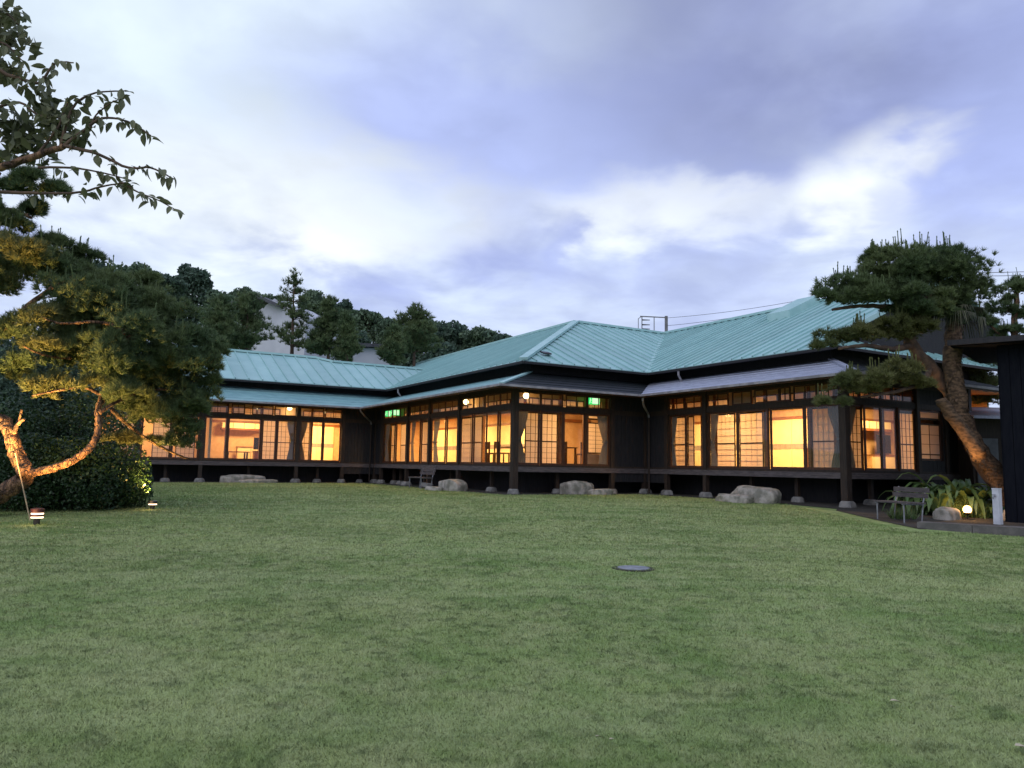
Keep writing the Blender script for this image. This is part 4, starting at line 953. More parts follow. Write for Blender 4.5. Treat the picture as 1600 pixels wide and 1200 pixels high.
# left pine: swooping lit limbs, broad ragged crown
def L3(x, y, Y): return at(x, y, Y+.8)
lb0 = Vector(tuple(L3(-55, 806, 13.6))); lb0.z = gz(lb0.x, lb0.y)
tr = [lb0-Vector((0, 0, .2)), L3(-30, 792, 13.6), L3(6, 768, 13.5), L3(40, 744, 13.4), L3(30, 718, 13.4), L3(20, 690, 13.4), L3(8, 660, 13.4), L3(-20, 645, 13.4), L3(-45, 590, 13.5), L3(-40, 520, 13.6), L3(-10, 470, 13.7)]
pads = []
for x, y, Y, rx, rz_, m in ((30, 400, 13.2, 45, 26, NEEDLE2), (75, 425, 14.2, 60, 30, None), (130, 455, 14.4, 70, 36, None), (190, 465, 14.6, 65, 34, None), (240, 490, 14.6, 60, 34, None), (70, 500, 13.2, 42, 24, NEEDLE2),
    (140, 510, 14.3, 70, 36, None), (210, 530, 14.5, 70, 34, None), (280, 540, 14.7, 55, 34, None), (315, 580, 14.8, 40, 26, None), (60, 545, 13.2, 40, 16, NEEDLE2), (120, 560, 13.8, 70, 30, None), (200, 580, 14.4, 75, 34, None), (265, 600, 14.7, 60, 34, None),
    (310, 625, 14.8, 32, 24, None), (25, 580, 13.9, 45, 22, None), (60, 612, 13.2, 36, 16, NEEDLE2), (110, 605, 13.3, 45, 18, NEEDLE2), (190, 630, 14.3, 50, 24, None), (260, 645, 14.7, 48, 26, None), (295, 670, 14.8, 30, 24, None), (290, 695, 14.9, 26, 20, None), (330, 600, 14.9, 25, 16, None),
    (100, 420, 14.6, 50, 24, None), (0, 450, 13.8, 50, 30, None), (225, 445, 15, 40, 20, None), (180, 500, 14.9, 70, 40, None), (330, 560, 15, 28, 16, None), (185, 565, 13.3, 50, 26, None), (215, 520, 13.5, 55, 28, None), (165, 545, 13.3, 45, 22, None), (205, 612, 13.6, 46, 24, None), (160, 480, 13.6, 60, 28, None), (110, 470, 13.5, 50, 26, None), (245, 560, 14.0, 50, 30, None), (235, 655, 14.4, 46, 26, None), (290, 575, 14.4, 45, 28, None), (20, 520, 13.6, 50, 30, None), (300, 640, 14.3, 34, 30, None), (100, 530, 13.7, 50, 26, None)):
    pads.append((L3(x, y, Y), (rx*Y/F*1.2, rx*Y/F*.9, rz_*Y/F*1.4), m))
lb = [([L3(40, 742, 13.4), L3(62, 737, 13.3), L3(94, 728, 13.2), L3(126, 712, 13.2), L3(146, 693, 13.3), L3(154, 665, 13.4), L3(154, 640, 13.5), L3(163, 612, 13.7), L3(185, 570, 14), L3(205, 520, 14.2), L3(225, 480, 14.4)], .080, .045),
      ([L3(155, 645, 13.4), L3(168, 636, 13.5), L3(190, 625, 13.8), L3(230, 610, 14.3), L3(290, 610, 14.6)], .045, .02), ([L3(20, 680, 13.4), L3(28, 664, 13.2), L3(38, 655, 13.0)], .05, .02), ([L3(22, 676, 13.4), L3(30, 655, 13.5), L3(34, 640, 13.5)], .035, .015),
      ([L3(220, 538, 13.9), L3(195, 520, 13.7), L3(175, 507, 13.5), L3(140, 503, 13.3), L3(95, 505, 13.1), L3(62, 494, 12.9)], .05, .015), ([L3(205, 540, 13.9), L3(180, 528, 13.7), L3(165, 522, 13.6)], .03, .012),
      ([L3(110, 560, 13.6), L3(70, 555, 13.2), L3(35, 540, 12.9)], .035, .012), ([L3(175, 640, 13.8), L3(200, 664, 14.6), L3(240, 692, 15.5), L3(280, 712, 15.9), L3(300, 718, 16.0)], .04, .02),
      ([L3(160, 618, 13.6), L3(130, 605, 13.4), L3(90, 610, 13.2), L3(50, 618, 13.0)], .04, .015), ([L3(-40, 560, 13.5), L3(20, 500, 13.6), L3(80, 450, 13.8), L3(120, 430, 14)], .07, .03)]
pads.append((L3(205, 690, 14.9), (.42, .3, .14), NEEDLE2)); pads.append((L3(252, 692, 15.5), (.45, .25, .10), NEEDLE2)); pads.append((L3(185, 688, 14.8), (.3, .3, .18), NEEDLE2))
pine(lb0, 'old leaning pine with lamp-lit swooping limb beside the lawn', tr, .19, .075, pads, lb, 105, candles=.12, ln=(.08, .15), wd=.007)
# support pole of the old pine
a, b = L3(24, 708, 13.1), L3(48, 806, 13.0); b.z = gz(b.x, b.y)
so = MB().tube([b-b, a-b], .012, 6).build('support_pole', mat('pale_bamboo', (.40, .30, .18), .6)); so.location = b; tag(so, 'thin slanting prop pole under the lit pine limb', 'pole')
# tall pine whose trunk stands just left of the view
tb = Vector((-11.2, 15.0, gz(0, 15))); pads = []
for x, y, Y, rx, rz_, m in ((-20, 250, 14.5, 60, 30, None), (60, 330, 14.8, 46, 22, None), (20, 350, 14.6, 50, 24, None), (30, 290, 14.5, 60, 26, None), (75, 300, 14.8, 34, 22, None), (-10, 390, 14.3, 45, 24, NEEDLE2), (125, 400, 15.4, 40, 18, None), (90, 385, 15.2, 40, 20, None), (20, 425, 15.6, 60, 28, None), (60, 408, 15.8, 50, 22, None), (-10, 440, 15.8, 50, 30, None)):
    pads.append((A3(x, y, Y), (rx*Y/F, rx*Y/F*.75, rz_*Y/F), m))
pine(tb, 'tall dark pine rising behind the cherry boughs', [tb-Vector((0, 0, .3)), tb+Vector((.1, 0, 2)), tb+Vector((-.1, 0, 4)), tb+Vector((.2, 0, 6.5))], .24, .10, pads,
     [([tb+Vector((0, 0, 5.2)), A3(0, 330, 14.6), A3(50, 340, 14.7)], .08, .03), ([tb+Vector((0, 0, 4.2)), A3(0, 392, 14.8), A3(95, 395, 15.2)], .08, .03), ([tb+Vector((.1, 0, 5.8)), A3(0, 270, 14.5)], .08, .03)], 150, candles=.25, wd=.007)

# leafy masses
def leaf_cloud(cs, rs, n, size, shell=.45, asp=.55, up_=0.3):
    """leaf-sized pointed quads through several humps"""
    cs = np.array([tuple(c) for c in cs]); rs = np.array(rs); wt = (rs[:, 0]*rs[:, 1]+rs[:, 0]*rs[:, 2]); idx = rng.choice(len(cs), n, p=wt/wt.sum())
    d = unit(n); rr = 1-shell*rng.random(n)**1.6
    P = cs[idx]+d*rs[idx]*rr[:, None]
    nn = unit(n)+d*.5+np.array([0, 0, up_]); nn /= np.linalg.norm(nn, axis=1)[:, None]
    a = np.cross(nn, unit(n)); a /= np.linalg.norm(a, axis=1)[:, None]+1e-9; b = np.cross(nn, a)
    L = size*(.6+.8*rng.random(n))[:, None]; W_ = L*asp
    Vv = np.stack([P-a*L*.5, P+b*W_*.5, P+a*L*.5, P-b*W_*.5], 1).reshape(-1, 3)
    return Vv, np.arange(4*n).reshape(-1, 4)
def humps(c, r, k, f=(.35, .6), seed=0):
    q = np.random.default_rng(seed); d = q.normal(size=(k, 3)); d /= np.linalg.norm(d, axis=1)[:, None]; d[:, 2] = np.abs(d[:, 2])*1.1-.25
    C_ = np.array(tuple(c))+d*np.array(r)*(.35+.5*q.random(k))[:, None]; R_ = np.array(r)*(f[0]+(f[1]-f[0])*q.random(k))[:, None]
    return C_, R_
def shrub(loc, r, n, label, m=SHRUB, size=.07, k=14, seed=1, group=None, name='shrub'):
    b = Vector(loc); t = empty(name, b, 0, label, 'shrub', group)
    C_, R_ = humps((0, 0, r[2]*.42), (r[0], r[1], r[2]*.62), k, (.4, .62), seed)
    C_ = np.concatenate([C_, [[0, 0, r[2]*.25]]]); R_ = np.concatenate([R_, [[r[0]*.95, r[1]*.95, r[2]*.42]]])
    Vv, Fc = leaf_cloud(C_, R_, n, size); ok = Vv[:, 2].reshape(-1, 4).min(1) > -.05; Fc = np.arange(4*ok.sum()).reshape(-1, 4); Vv = Vv.reshape(-1, 4, 3)[ok].reshape(-1, 3)
    obj('foliage', tri_mesh('foliage', Vv, Fc), m, t)
    mb = MB()
    for i in range(5): mb.tube([(random.uniform(-.1, .1)*r[0], random.uniform(-.1, .1)*r[1], -.1), (random.uniform(-.5, .5)*r[0], random.uniform(-.5, .5)*r[1], r[2]*.8)], [.03, .01], 6)
    mb.build('stems', TWIG, t); return t
def gp(x, Y): 
    p = at(x, 700, Y); return Vector((p.x, p.y, gz(p.x, p.y)))
shrub(gp(135, 16.4), (1.15, 1.1, 1.35), 27000, 'big rounded dark shrub under the swooping pine limb', seed=3)
shrub(gp(30, 16.0), (1.3, 1.0, 1.3), 21600, 'dark shrub behind the red capped garden light', seed=4)
shrub(gp(80, 17.6), (1.9, 1.2, 2.6), 28800, 'tall dark evergreen shrub behind the lit pine limb', seed=5, size=.08)
shrub(gp(198, 16.9), (.6, .7, 1.05), 10800, 'lamp-lit yellowish shrub beside the dark capped garden light', seed=6)
shrub(gp(-60, 19.5), (2.6, 1.5, 4.6), 32400, 'tall dark hedge mass behind the old pine', BROAD2, .10, 18, 7)
shrub(gp(60, 21.5), (2.4, 1.5, 5.4), 32400, 'very tall dark evergreen behind the old pine', BROAD2, .11, 18, 8)

# lights for the pine and the shrubs
def beam(p, h, target, power, size, parent, col=(1, .50, .14)):
    l = bpy.data.lights.new('uplight', 'SPOT'); l.energy = power; l.color = col; l.spot_size = rad(size); l.spot_blend = .7; l.shadow_soft_size = .06
    o = bpy.data.objects.new('uplight', l); COL.objects.link(o); o.parent = parent; q_ = Vector((0, 0, h)); o.location = q_/parent.scale.x
    o.rotation_euler = (Vector(target)-(p+q_)).to_track_quat('-Z', 'Y').to_euler()
beam(b1[0], .34, L3(95, 700, 13.3), 560, 82, b1[1])
beam(b2[0], .30, at(228, 690, 16.2), 420, 110, b2[1], (1, .60, .16))
spot(gp(-70, 12.9), L3(80, 560, 13.2), 2600, 'small spotlight at the foot of the old pine aimed into its crown', 80, (1, .60, .20))

# cherry boughs: trunk stands left of the view
cb = Vector((-6.6, 7.6, gz(0, 7.6))); ct = empty('cherry_tree', cb, 0, 'cherry tree bough with drooping pointed leaves against the sky', 'cherry tree')
CY = 6.9
limb('trunk', [(0, 0, -.2), (.1, 0, 1.2), (.2, -.1, 2.4), (.5, -.2, 3.6), (.9, -.3, 4.8)], .17, .07, BARK, ct, 10)
def CP(x, y, dY=0.0): return A3(x, y, CY+dY)-cb
boughs = [([Vector((.35, -.15, 3.0)), CP(-60, 275), CP(0, 262), CP(50, 245), CP(100, 228)], .05, .028),
 ([CP(100, 228), CP(130, 205), CP(160, 185), CP(200, 190), CP(236, 212)], .02, .006), ([CP(95, 230), CP(105, 190), CP(120, 160), CP(150, 145), CP(195, 142)], .018, .006),
 ([CP(100, 228), CP(150, 240), CP(200, 262), CP(235, 262), CP(272, 280)], .02, .006), ([CP(0, 300), CP(60, 302), CP(120, 301), CP(165, 290), CP(200, 285)], .018, .006), ([CP(190, 285), CP(215, 300), CP(245, 312), CP(275, 328)], .010, .004),
 ([Vector((.4, -.15, 3.4)), CP(-40, 130), CP(20, 120), CP(60, 130), CP(85, 100), CP(115, 98)], .03, .006), ([CP(-20, 60), CP(10, 70), CP(35, 95)], .015, .005), ([CP(-10, 10), CP(15, 25), CP(30, 40)], .015, .005),
 ([CP(60, 240), CP(90, 200), CP(100, 175), CP(110, 150)], .014, .005), ([CP(-10, 170), CP(30, 160), CP(60, 180), CP(95, 185)], .016, .006), ([CP(140, 205), CP(150, 180), CP(175, 160), CP(190, 155)], .010, .004), ([CP(60, 262), CP(110, 262), CP(160, 270), CP(205, 282)], .014, .005)]
def leaf_mesh(i):
    mb = MB(); L = .105; W_ = .027+.004*i; cv = .02+.012*i; n = 5
    for k in range(n+1):
        t_ = k/n; w_ = W_*math.sin(math.pi*min(t_*1.02, 1))**.7*(1-.25*t_) if 0 < k < n else .001
        z = -cv*t_*t_; mb.v += [(t_*L, -w_, z+w_*.35), (t_*L, 0, z), (t_*L, w_, z+w_*.35)]
    for k in range(n): o = 3*k; mb.f += [(o, o+3, o+4, o+1), (o+1, o+4, o+5, o+2)]
    me = mb.mesh('leaf'); me.materials.append(CHERRY); return me
LM = [leaf_mesh(i) for i in range(3)]; cnt = 0
for bi, (pts, ra, rb_) in enumerate(boughs):
    br = limb('branch', pts, ra, rb_, BARK if bi == 0 else TWIG, ct, 7, 5, .05)
    if bi == 0: continue
    pp = smooth_path(pts, 6); n = {1: 26, 2: 26, 3: 28, 4: 26, 5: 20, 6: 34}.get(bi, 20)
    for k in range(n):
        q = pp[min(len(pp)-1, int(len(pp)*(.12+.88*random.random()**.85)))]
        o = bpy.data.objects.new('leaf', LM[k % 3]); COL.objects.link(o); o.parent = br
        an = random.random()*6.28; dn = random.uniform(-1.25, .1); d = Vector((math.cos(an)*math.cos(dn)+.35, math.sin(an)*math.cos(dn), math.sin(dn))).normalized()
        o.location = q+Vector((random.uniform(-.04, .04), random.uniform(-.06, .06), random.uniform(-.03, .02))); o.rotation_mode = 'QUATERNION'
        o.rotation_quaternion = d.to_track_quat('X', 'Z') @ Quaternion((1, 0, 0), random.uniform(-.8, .8)); s_ = random.uniform(.95, 1.5); o.scale = (s_*.80,)*3
# inner leaf mass of the bough, partly out of view
Vv, Fc = leaf_cloud([CP(10, 60, .3), CP(0, 110, .3), CP(20, 195, .3), CP(90, 195, .2), CP(75, 160, .2), CP(30, 230, .4), CP(0, 20, .3), CP(120, 220, .1)], [(.28, .3, .16), (.3, .3, .14), (.3, .35, .14), (.22, .3, .16), (.2, .3, .12), (.35, .35, .14), (.22, .3, .14), (.15, .2, .08)], 700, .125, .9, .55, .2)
io = obj('inner_leaves', tri_mesh('inner_leaves', Vv, Fc), CHERRY, ct); io['kind'] = 'stuff'

# strap-leaved clump at the right
def strap_plant(loc, n, h, label, seed):
    b = Vector(loc); t = empty('leafy_plant', b, 0, label, 'plant', 'broad-leaved garden clumps'); r_ = random.Random(seed)
    for k in range(n):
        an = r_.random()*6.28; L = h*r_.uniform(.7, 1.2); W_ = r_.uniform(.06, .11); rise = r_.uniform(.75, 1.2); droop = r_.uniform(.8, 1.6); o = Vector((math.cos(an), math.sin(an), 0)); s_ = Vector((-o.y, o.x, 0)); mb = MB(); m_ = 7
        st = o*r_.uniform(0, .12)
        for i in range(m_+1):
            u = i/m_; c = st+o*(L*u*.62)+Vector((0, 0, L*(rise*u-droop*.75*u*u*u))); w_ = W_*(math.sin(math.pi*min(1, .08+u*.92)))**.8*(1 if i < m_ else .05)
            mb.v += [tuple(c-s_*w_+Vector((0, 0, w_*.4))), tuple(c), tuple(c+s_*w_+Vector((0, 0, w_*.4)))]
        for i in range(m_): q = 3*i; mb.f += [(q, q+3, q+4, q+1), (q+1, q+4, q+5, q+2)]
        mb.build('leaf', STRAP, t, True)
strap_plant(gp(1475, 18.7), 60, 1.55, 'tall broad-leaved clump behind the grey bench', 1); strap_plant(gp(1512, 18.3), 44, 1.35, 'broad-leaved clump at the foot of the leaning trunk', 2)
strap_plant(gp(1430, 19.0), 40, 1.15, 'broad-leaved clump under the lattice window', 3); strap_plant(gp(1540, 18.0), 20, .8, 'low broad-leaved clump behind the standpipe', 4); strap_plant(gp(1462, 18.1), 20, .85, 'low broad-leaved clump beside the glowing spotlight', 5)
def grass_clump(loc, n, h, label):
    b = Vector(loc); V1 = tufts(np.zeros((n, 3))+rng.normal(size=(n, 3))*np.array([.18, .14, 0]), np.tile([0, 0, 1.0], (n, 1)), 16, (h*.6, h), .006, (.1, .9))
    o = obj('grass_tussock', tri_mesh('grass_tussock', V1, np.arange(len(V1)).reshape(-1, 3)), STRAP); o.location = b; tag(o, label, 'grass', 'grass tussocks by the bench')
grass_clump(gp(1410, 17.2), 20, .35, 'fine grass tussock under the grey bench'); grass_clump(gp(1500, 18.0), 30, .5, 'fine grass tussock around the glowing spotlight'); grass_clump(gp(1535, 17.9), 26, .45, 'fine grass tussock between spotlight and standpipe')
rock('boulder', 0, 0, .75, .5, .3, 'dark low boulder left of the glowing spotlight', 0, 21, .6, None, on_ground(1480, 812)); rock('boulder', 0, 0, .5, .4, .28, 'small pale boulder at the foot of the black outbuilding', 0, 22, .7, None, on_ground(1585, 815))

# low stone terrace, standpipe, outbuildings at the right
TERR = mat('terrace_stone', (.16, .145, .135), .85, (.09, .085, .08), 3, bump=.5, bscale=25)
q = [on_ground(1433, 826), on_ground(1600, 839)]; dr = (q[1]-q[0]).normalized(); nn = Vector((dr.y, -dr.x, 0)); nn = -nn if nn.y < 0 else nn
tt = empty('stone_terrace', q[0], 0, 'low stone terrace edge before the standpipe', 'terrace')
for i in range(5):
    a = dr*(i*.95); b = dr*(i*.95+.94); z = .13+gz(0, q[0].y)-q[0].z
    MB().slab([(a.x, a.y, z), (b.x, b.y, z), (b.x+nn.x*.35, b.y+nn.y*.35, z), (a.x+nn.x*.35, a.y+nn.y*.35, z)], .3).build('kerb_stone', TERR, tt)
a = nn*.36+dr*.1; b = dr*4.7+nn*.36; c = dr*4.7+nn*1.6; d = dr*.1+nn*1.0
MB().slab([(p.x, p.y, .10) for p in (a, b, c, d)], .3).build('paving', EARTH, tt)
p = on_ground(1560, 820); p.z = gz(0, p.y)+.10
sp_ = empty('standpipe', p, ANG, 'pale square garden standpipe with small tap', 'standpipe'); 
MB().box((-.065, -.065, -.15), (.065, .065, .64)).build('column', WHITEP, sp_); MB().box((-.07, -.07, .642), (.07, .07, .665)).build('cap', WHITEP, sp_)
tp = MB().tube([(-.065, 0, .50), (-.13, 0, .50), (-.15, 0, .48), (-.15, 0, .44)], .014, 8).build('tap', METAL, sp_); MB().box((-.13, -.035, .52), (-.10, .035, .535)).build('tap_handle', METAL, tp)
NAVY = mat('dark_navy_board', (.004, .005, .009), .8, (.007, .008, .012), 3, (8, 8, 1), .3, 20, spec=.1)
c0 = at(1571, 800, 16.9); gz0 = gz(0, 16.9)
ob = empty('outbuilding', (c0.x, c0.y, gz0), rad(-37), 'black boarded outbuilding with flat eave at the edge of the lawn', 'outbuilding')
MB().box((.02, .02, -.1), (5, 5, 3.95)).build('wall_core', NAVY, ob)
for i in range(14): MB().box((.02+i*.2, -.012+.004*math.sin(i*3), -.1), (.02+i*.2+.19, .018, 3.95)).build('board', NAVY, ob)
for i in range(14): MB().box((-.012+.004*math.sin(i*5), .02+i*.2, -.1), (.018, .02+i*.2+.19, 3.95)).build('board', NAVY, ob)
MB().slab([(-.85, -.5, 3.98), (5.5, -.5, 3.98), (5.5, 5.5, 4.3), (-.85, 5.5, 4.3)], .10).build('eave', NAVY, ob); MB().box((-.9, -.58, 3.90), (5.5, -.51, 4.02)).build('fascia', BLACKW, ob)
c1 = at(1522, 760, 22.5); sh = empty('storehouse', (c1.x, c1.y, gz(0, 22.5)), .12, 'small dim storehouse with grey door behind the palm', 'shed')
MB().box((0, 0, -.1), (3.0, 2, 2.55)).build('wall', DARK, sh); MB().box((.12, -.04, .05), (.80, -.005, 1.95)).build('door', mat('grey_door', (.14, .15, .17), .6), sh); MB().box((1.0, -.05, 0), (1.3, -.005, 2.4)).build('brown_post', FRAME, sh)
MB().slab([(-.3, -.5, 2.58), (3.4, -.5, 2.58), (3.4, 2.4, 3.1), (-.3, 2.4, 3.1)], .08).build('roof', PENTM, sh)

# manhole cover and fallen leaves on the lawn
p = on_ground(990, 888); mo = empty('inspection_cover', p, .4, 'pale concrete inspection cover sunk in the lawn', 'manhole cover')
MB().lathe([(.20, -.05), (.20, .010), (.19, .014)], 24).build('lid', mat('concrete', (.26, .27, .30), .8, (.17, .18, .2), 8, bump=.4), mo); MB().lathe([(.27, -.06), (.27, .005), (.205, .005)], 24).build('recess_shade_ring', EARTH, mo)  # dark ring around the lid imitates shade at the sunken grass edge
DRY = mat('dry_leaf', (.46, .40, .28), .8, (.33, .28, .18), 20); lm = LM[1].copy(); lm.materials.clear(); lm.materials.append(DRY)
for x, y, s_, lb_ in ((1586, 1178, 1.5, 'largest pale fallen leaf on the lawn'), (1391, 1106, .9, 'fallen leaf lying right of the lawn centre'), (930, 1163, .5, 'small pale scrap in the foreground grass, middle'), (952, 1168, .45, 'tiny pale scrap beside another in the foreground grass'), (713, 1041, .4, 'tiny pale scrap alone in the mid lawn'), (1485, 1115, .45, 'tiny pale scrap near the fallen leaf'), (345, 797, 1.6, 'pale twig-like leaf lying beyond the garden light')):
    p = on_ground(x, y); o = bpy.data.objects.new('fallen_leaf', lm); COL.objects.link(o); o.location = p+Vector((0, 0, .04)); o.rotation_euler = (random.uniform(-.3, .3), random.uniform(-.2, .2), random.uniform(-.5, .8)); o.scale = (s_*.75,)*3; tag(o, lb_, 'leaf', 'fallen leaves')

# ------------------------------------------------------------------ background
def broadleaf(x, ytop, Y, wpx, label, m=BROAD, n=9000, seed=0, hf=.9, leaf=.32):
    s = Y/F; p = at(x, ytop, Y); r = wpx*s/2; rz_ = r*hf; c = Vector((p.x, p.y, p.z-rz_)); b = Vector((p.x, p.y, gz(p.x, p.y)))
    t = empty('broadleaf_tree', b, 0, label, 'tree', 'trees on the hillside')
    hz = max(c.z-b.z, 1.0)
    C_, R_ = humps((0, 0, hz), (r, r, rz_), 48, (.16, .36), seed)
    low = [(0, 0, hz-rz_*.5), (.2*r, 0, hz-rz_*1.3), (-.2*r, .1*r, hz-rz_*2.2)]; C_ = np.concatenate([C_, np.array(low)]); R_ = np.concatenate([R_, [[r*.9, r*.9, rz_*.7], [r*.85, r*.85, rz_*.8], [r*.95, r*.9, rz_*.8]]])
    Vv, Fc = leaf_cloud(C_, R_, n, leaf, .6, .6)
    obj('crown', tri_mesh('crown', Vv, Fc), m, t)
    MB().tube([(0, 0, -.5), (.1, 0, hz*.5), (0, .1, hz)], [r*.09+.08, r*.06+.06, .05], 7).build('trunk', TWIG, t)
    mb = MB()
    for k in range(5): a_ = k*1.3+seed; mb.tube([(0, 0, hz*.55), (math.cos(a_)*r*.5, math.sin(a_)*r*.5, hz+rz_*.1)], [r*.04+.03, .02], 6)
    mb.build('limbs', TWIG, t)
for i, (x, yt, Y, wp, m, lb_) in enumerate(((215, 408, 72, 75, BROAD, 'bushy tree at the high end of the hill behind the old pine'), (258, 422, 66, 70, BROAD2, 'dense dark tree on the hill behind the old pine, below the ragged one'), (302, 414, 70, 72, BROAD2, 'rounded dark tree standing proud on the hill crest'),
    (345, 452, 60, 60, BROAD, 'tree left of the white gabled house'), (385, 445, 84, 68, BROAD, 'broad tree directly above the dark tiled gable'), (425, 456, 82, 50, BROAD, 'tree on the crest right of the tiled gable'), (497, 452, 84, 64, BROAD, 'rounded tree on the crest just right of the tall thin pine'),
    (535, 466, 80, 50, BROAD2, 'thin-crowned tree on the falling crest'), (572, 480, 76, 62, BROAD, 'rounded tree on the falling crest above the second white wall'), (612, 494, 74, 52, BROAD, 'low tree on the crest above the second white wall roof'), (540, 500, 66, 90, BROAD2, 'dark tree between the conifers and the crest'),
    (660, 490, 70, 70, BROAD, 'tree at the left of the dark grove behind the middle roof'), (705, 496, 66, 84, BROAD2, 'broadest tree of the dark grove behind the middle roof'), (752, 508, 64, 74, BROAD, 'tree of the grove near its right end'), (785, 518, 63, 44, BROAD2, 'last small tree at the right end of the grove'), (630, 525, 60, 60, BROAD2, 'low dark tree right of the second white wall'), (690, 530, 58, 80, BROAD2, 'low dark tree at the foot of the grove'), (150, 400, 60, 110, BROAD2, 'large dark tree behind the old pine, highest on the hill'))):
    broadleaf(x, yt, Y, wp, lb_, m, 10000, i+1, .8 if wp > 60 else .95)
def far_pine(x, ytop, ybot, Y, wpx, label, seed, dens=1.0, thin=False):
    s = Y/F; p = at(x, ytop, Y); H = (ybot-ytop)*s; b = Vector((p.x, p.y, gz(p.x, p.y))); r_ = random.Random(seed); t = empty('pine_tree', b, 0, label, 'pine tree', 'pines behind the left wing')
    ht = p.z-b.z; mb = MB(); mb.tube([(0, 0, -.3), (.1, 0, ht*.5), (0, 0, ht-.1)], [.22, .14, .02], 7); mb.build('trunk', TWIG, t); Ps = []; Ds = []; br = MB()
    tiers = int(9*max(1, H/5))
    for k in range(tiers):
        f = k/tiers; z = ht-H*f; rr = wpx*s/2*(.12+.88*f**.75)*r_.uniform(.75, 1.1)
        for j in range(r_.randint(3, 5) if k else 2):
            an = r_.random()*6.28; e = Vector((math.cos(an)*rr, math.sin(an)*rr, z+rr*.25)); br.tube([(0, 0, z), tuple(e)], [.035, .012], 5)
            nq = int((10+34*f)*dens)
            for i in range(nq):
                u = r_.uniform(.35, 1.05) if thin else r_.uniform(.15, 1.05); Ps.append((e.x*u+r_.gauss(0, .16), e.y*u+r_.gauss(0, .16), z+rr*.25*u+r_.gauss(0, .12))); Ds.append((e.x*.3/(rr+.1)+r_.gauss(0, .3), e.y*.3/(rr+.1)+r_.gauss(0, .3), 1))
    for i in range(14): Ps.append((r_.gauss(0, .04), r_.gauss(0, .04), ht-.6*r_.random())); Ds.append((r_.gauss(0, .3), r_.gauss(0, .3), 1))
    bo = br.build('branches', TWIG, t); bo['kind'] = 'stuff'; D = np.array(Ds); D /= np.linalg.norm(D, axis=1)[:, None]
    V1 = tufts(np.array(Ps), D, 14, (.18, .34), .022); obj('crown', tri_mesh('crown', V1, np.arange(len(V1)).reshape(-1, 3)), NEEDLE, t)
far_pine(460, 430, 560, 46, 82, 'tall thin pine with spiky top before the white gabled house', 1, .7, True); far_pine(515, 470, 565, 45, 70, 'dense conifer right of the tall thin pine', 2, 1.6); far_pine(543, 496, 568, 44, 40, 'shorter dense conifer beside the second white wall', 3, 1.6)
far_pine(388, 464, 556, 42, 105, 'spreading pine before the white gabled house, left of the thin pine', 4, 1.3); far_pine(345, 470, 560, 40, 80, 'pine touching the old pine crown', 5, 1.3); far_pine(648, 484, 560, 50, 110, 'dark pine with ragged spiky top before the grove', 6, 1.6); far_pine(615, 514, 572, 46, 40, 'small pine right of the second white wall', 7, 1.5)
# white houses on the slope
WALLW = mat('white_house_wall', (.50, .51, .56), .8, (.42, .43, .48), .6); TILE = mat('dark_roof_tile', (.06, .062, .075), .6, (.035, .036, .045), 2, (1, 8, 1), .5, 12)
c = at(388, 478, 55); cz = c.z; b = Vector((c.x, c.y, gz(c.x, c.y)))
wh = empty('white_house', b, rad(-18), 'white gabled house with dark tiled roof among the hill trees', 'house'); hb = cz-b.z
MB().box((0, 0, -1), (4.9, 5, hb-1.0)).build('wall', WALLW, wh)
gmb = MB(); gmb.v = [(0, .02, hb-1), (4.9, .02, hb-1), (2.2, .02, hb+.45), (0, 5, hb-1), (4.9, 5, hb-1), (2.2, 5, hb+.45)]; gmb.f = [(0, 1, 2), (5, 4, 3), (0, 2, 5, 3), (1, 4, 5, 2)]; gmb.build('gable', WALLW, wh)
rf = empty('roof', (0, 0, 0), parent=wh)
for (xa, za), (xb, zb) in (((-1.2, hb+.2), (.9, hb+.75)), ((.9, hb+.75), (3.0, hb-.15))):
    n = 6
    for i in range(n):
        ya, yb = -.6+6*i/n, -.6+6*(i+1)/n-.04
        MB().slab([(xa, ya, za), (xb, ya, zb), (xb, yb, zb), (xa, yb, za)], .22).build('roof_tile_row', TILE, rf)
c = at(552, 537, 50); b = Vector((c.x, c.y, gz(c.x, c.y))); hb = c.z-b.z
w2 = empty('white_house', b, rad(8), 'low white house wall under a thin dark eave', 'house'); MB().box((0, 0, -1), (2.6, 4, hb-.25)).build('wall', WALLW, w2); MB().slab([(-.2, -.4, hb), (3.2, -.4, hb), (3.2, 4.2, hb+.3), (-.2, 4.2, hb+.3)], .22).build('roof', TILE, w2)
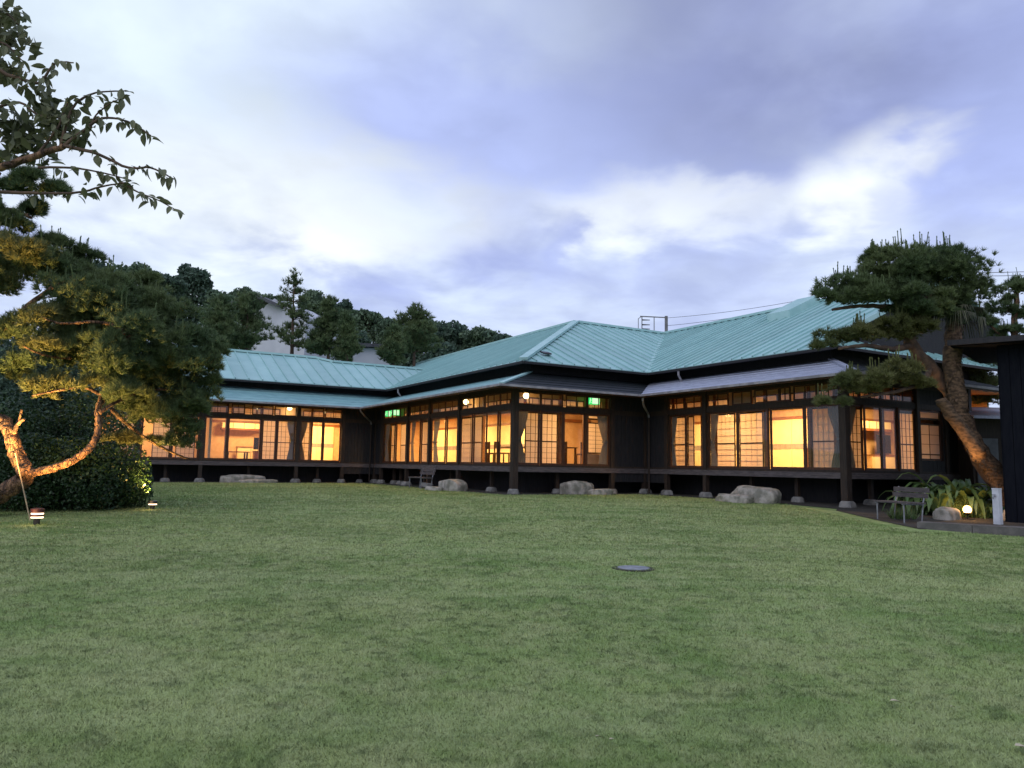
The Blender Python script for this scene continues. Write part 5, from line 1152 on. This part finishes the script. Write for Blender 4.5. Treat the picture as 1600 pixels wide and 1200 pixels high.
# utility pole with bracket and wires
c = at(1041, 494, 62); b = Vector((c.x, c.y, gz(c.x, c.y))); H = c.z-b.z
CONC = mat('pole_concrete', (.20, .20, .22), .8)
up_ = empty('utility_pole', b, 0, 'concrete utility pole with side bracket behind the roof', 'utility pole'); MB().tube([(0, 0, -.3), (0, 0, H)], [.17, .13], 10).build('pole', CONC, up_)
brk = MB(); brk.bar((0, 0, H-.12), (-2.15, 0, H-.05), .08, .08); brk.bar((-1.0, 0, H-.1), (-1.0, 0, H-1.2), .06, .06); brk.bar((-2.0, 0, H-.05), (-2.0, 0, H-1.2), .07, .07); brk.bar((-2.3, 0, H-.25), (-2.3, 0, H-1.2), .05, .05); brk.bar((-2.0, 0, H-.05), (-2.3, 0, H-.25), .05, .05)
brk.build('bracket', CONC, up_)
for z in (.35, .75, 1.1): MB().tube([(-2.0, 0, H-z), (-1.35, 0, H-z)], [.06, .03], 8).build('insulator', BLACK, up_)
def wire(a, b, sag, label, r=.012):
    a, b = Vector(a), Vector(b); pts = [(b-a)*(i/20)+Vector((0, 0, -sag*4*(i/20)*(1-i/20))) for i in range(21)]
    o = MB().tube(pts, r, 5).build('power_wire', BLACK); o.location = a; tag(o, label, 'wire', 'overhead wires')
for z, y2, lb_ in ((.15, 455, 'uppermost overhead wire from the utility pole to the pine'), (.8, 462, 'middle overhead wire from the utility pole to the pine'), (1.25, 468, 'lowest overhead wire from the utility pole to the pine')):
    wire(b+Vector((0, 0, H-z)), at(1320, y2, 52), .25, lb_, .016)
wire(at(1460, 425, 50), at(1680, 421, 46), .1, 'upper overhead wire right of the pine', .02); wire(at(1460, 430, 50), at(1680, 427, 46), .1, 'lower overhead wire right of the pine', .02)
# pines behind the outbuilding
pads = []
bq = gp(1600, 26.0)
for x, y, rx, rz_ in ((1575, 455, 34, 14), (1600, 445, 40, 14), (1560, 485, 30, 12), (1595, 490, 36, 14), (1545, 505, 22, 10), (1580, 520, 40, 12), (1530, 575, 30, 22), (1555, 600, 36, 24), (1530, 630, 30, 16), (1575, 470, 20, 10)):
    s = 26/F; pads.append((A3(x, y, 26), (rx*s, rx*s*.8, rz_*s), None))
pine(bq, 'dark pine rising behind the black outbuilding', [bq-Vector((0, 0, .3)), A3(1590, 600, 26), A3(1585, 520, 26), A3(1590, 450, 26)], .2, .07, pads, [([A3(1588, 540, 26), A3(1560, 520, 26), A3(1545, 505, 26)], .06, .03), ([A3(1588, 560, 26), A3(1550, 600, 26)], .06, .03), ([A3(1586, 490, 26), A3(1560, 482, 26)], .05, .02)], 90, candles=.4, K=16, ln=(.1, .18), wd=.009)
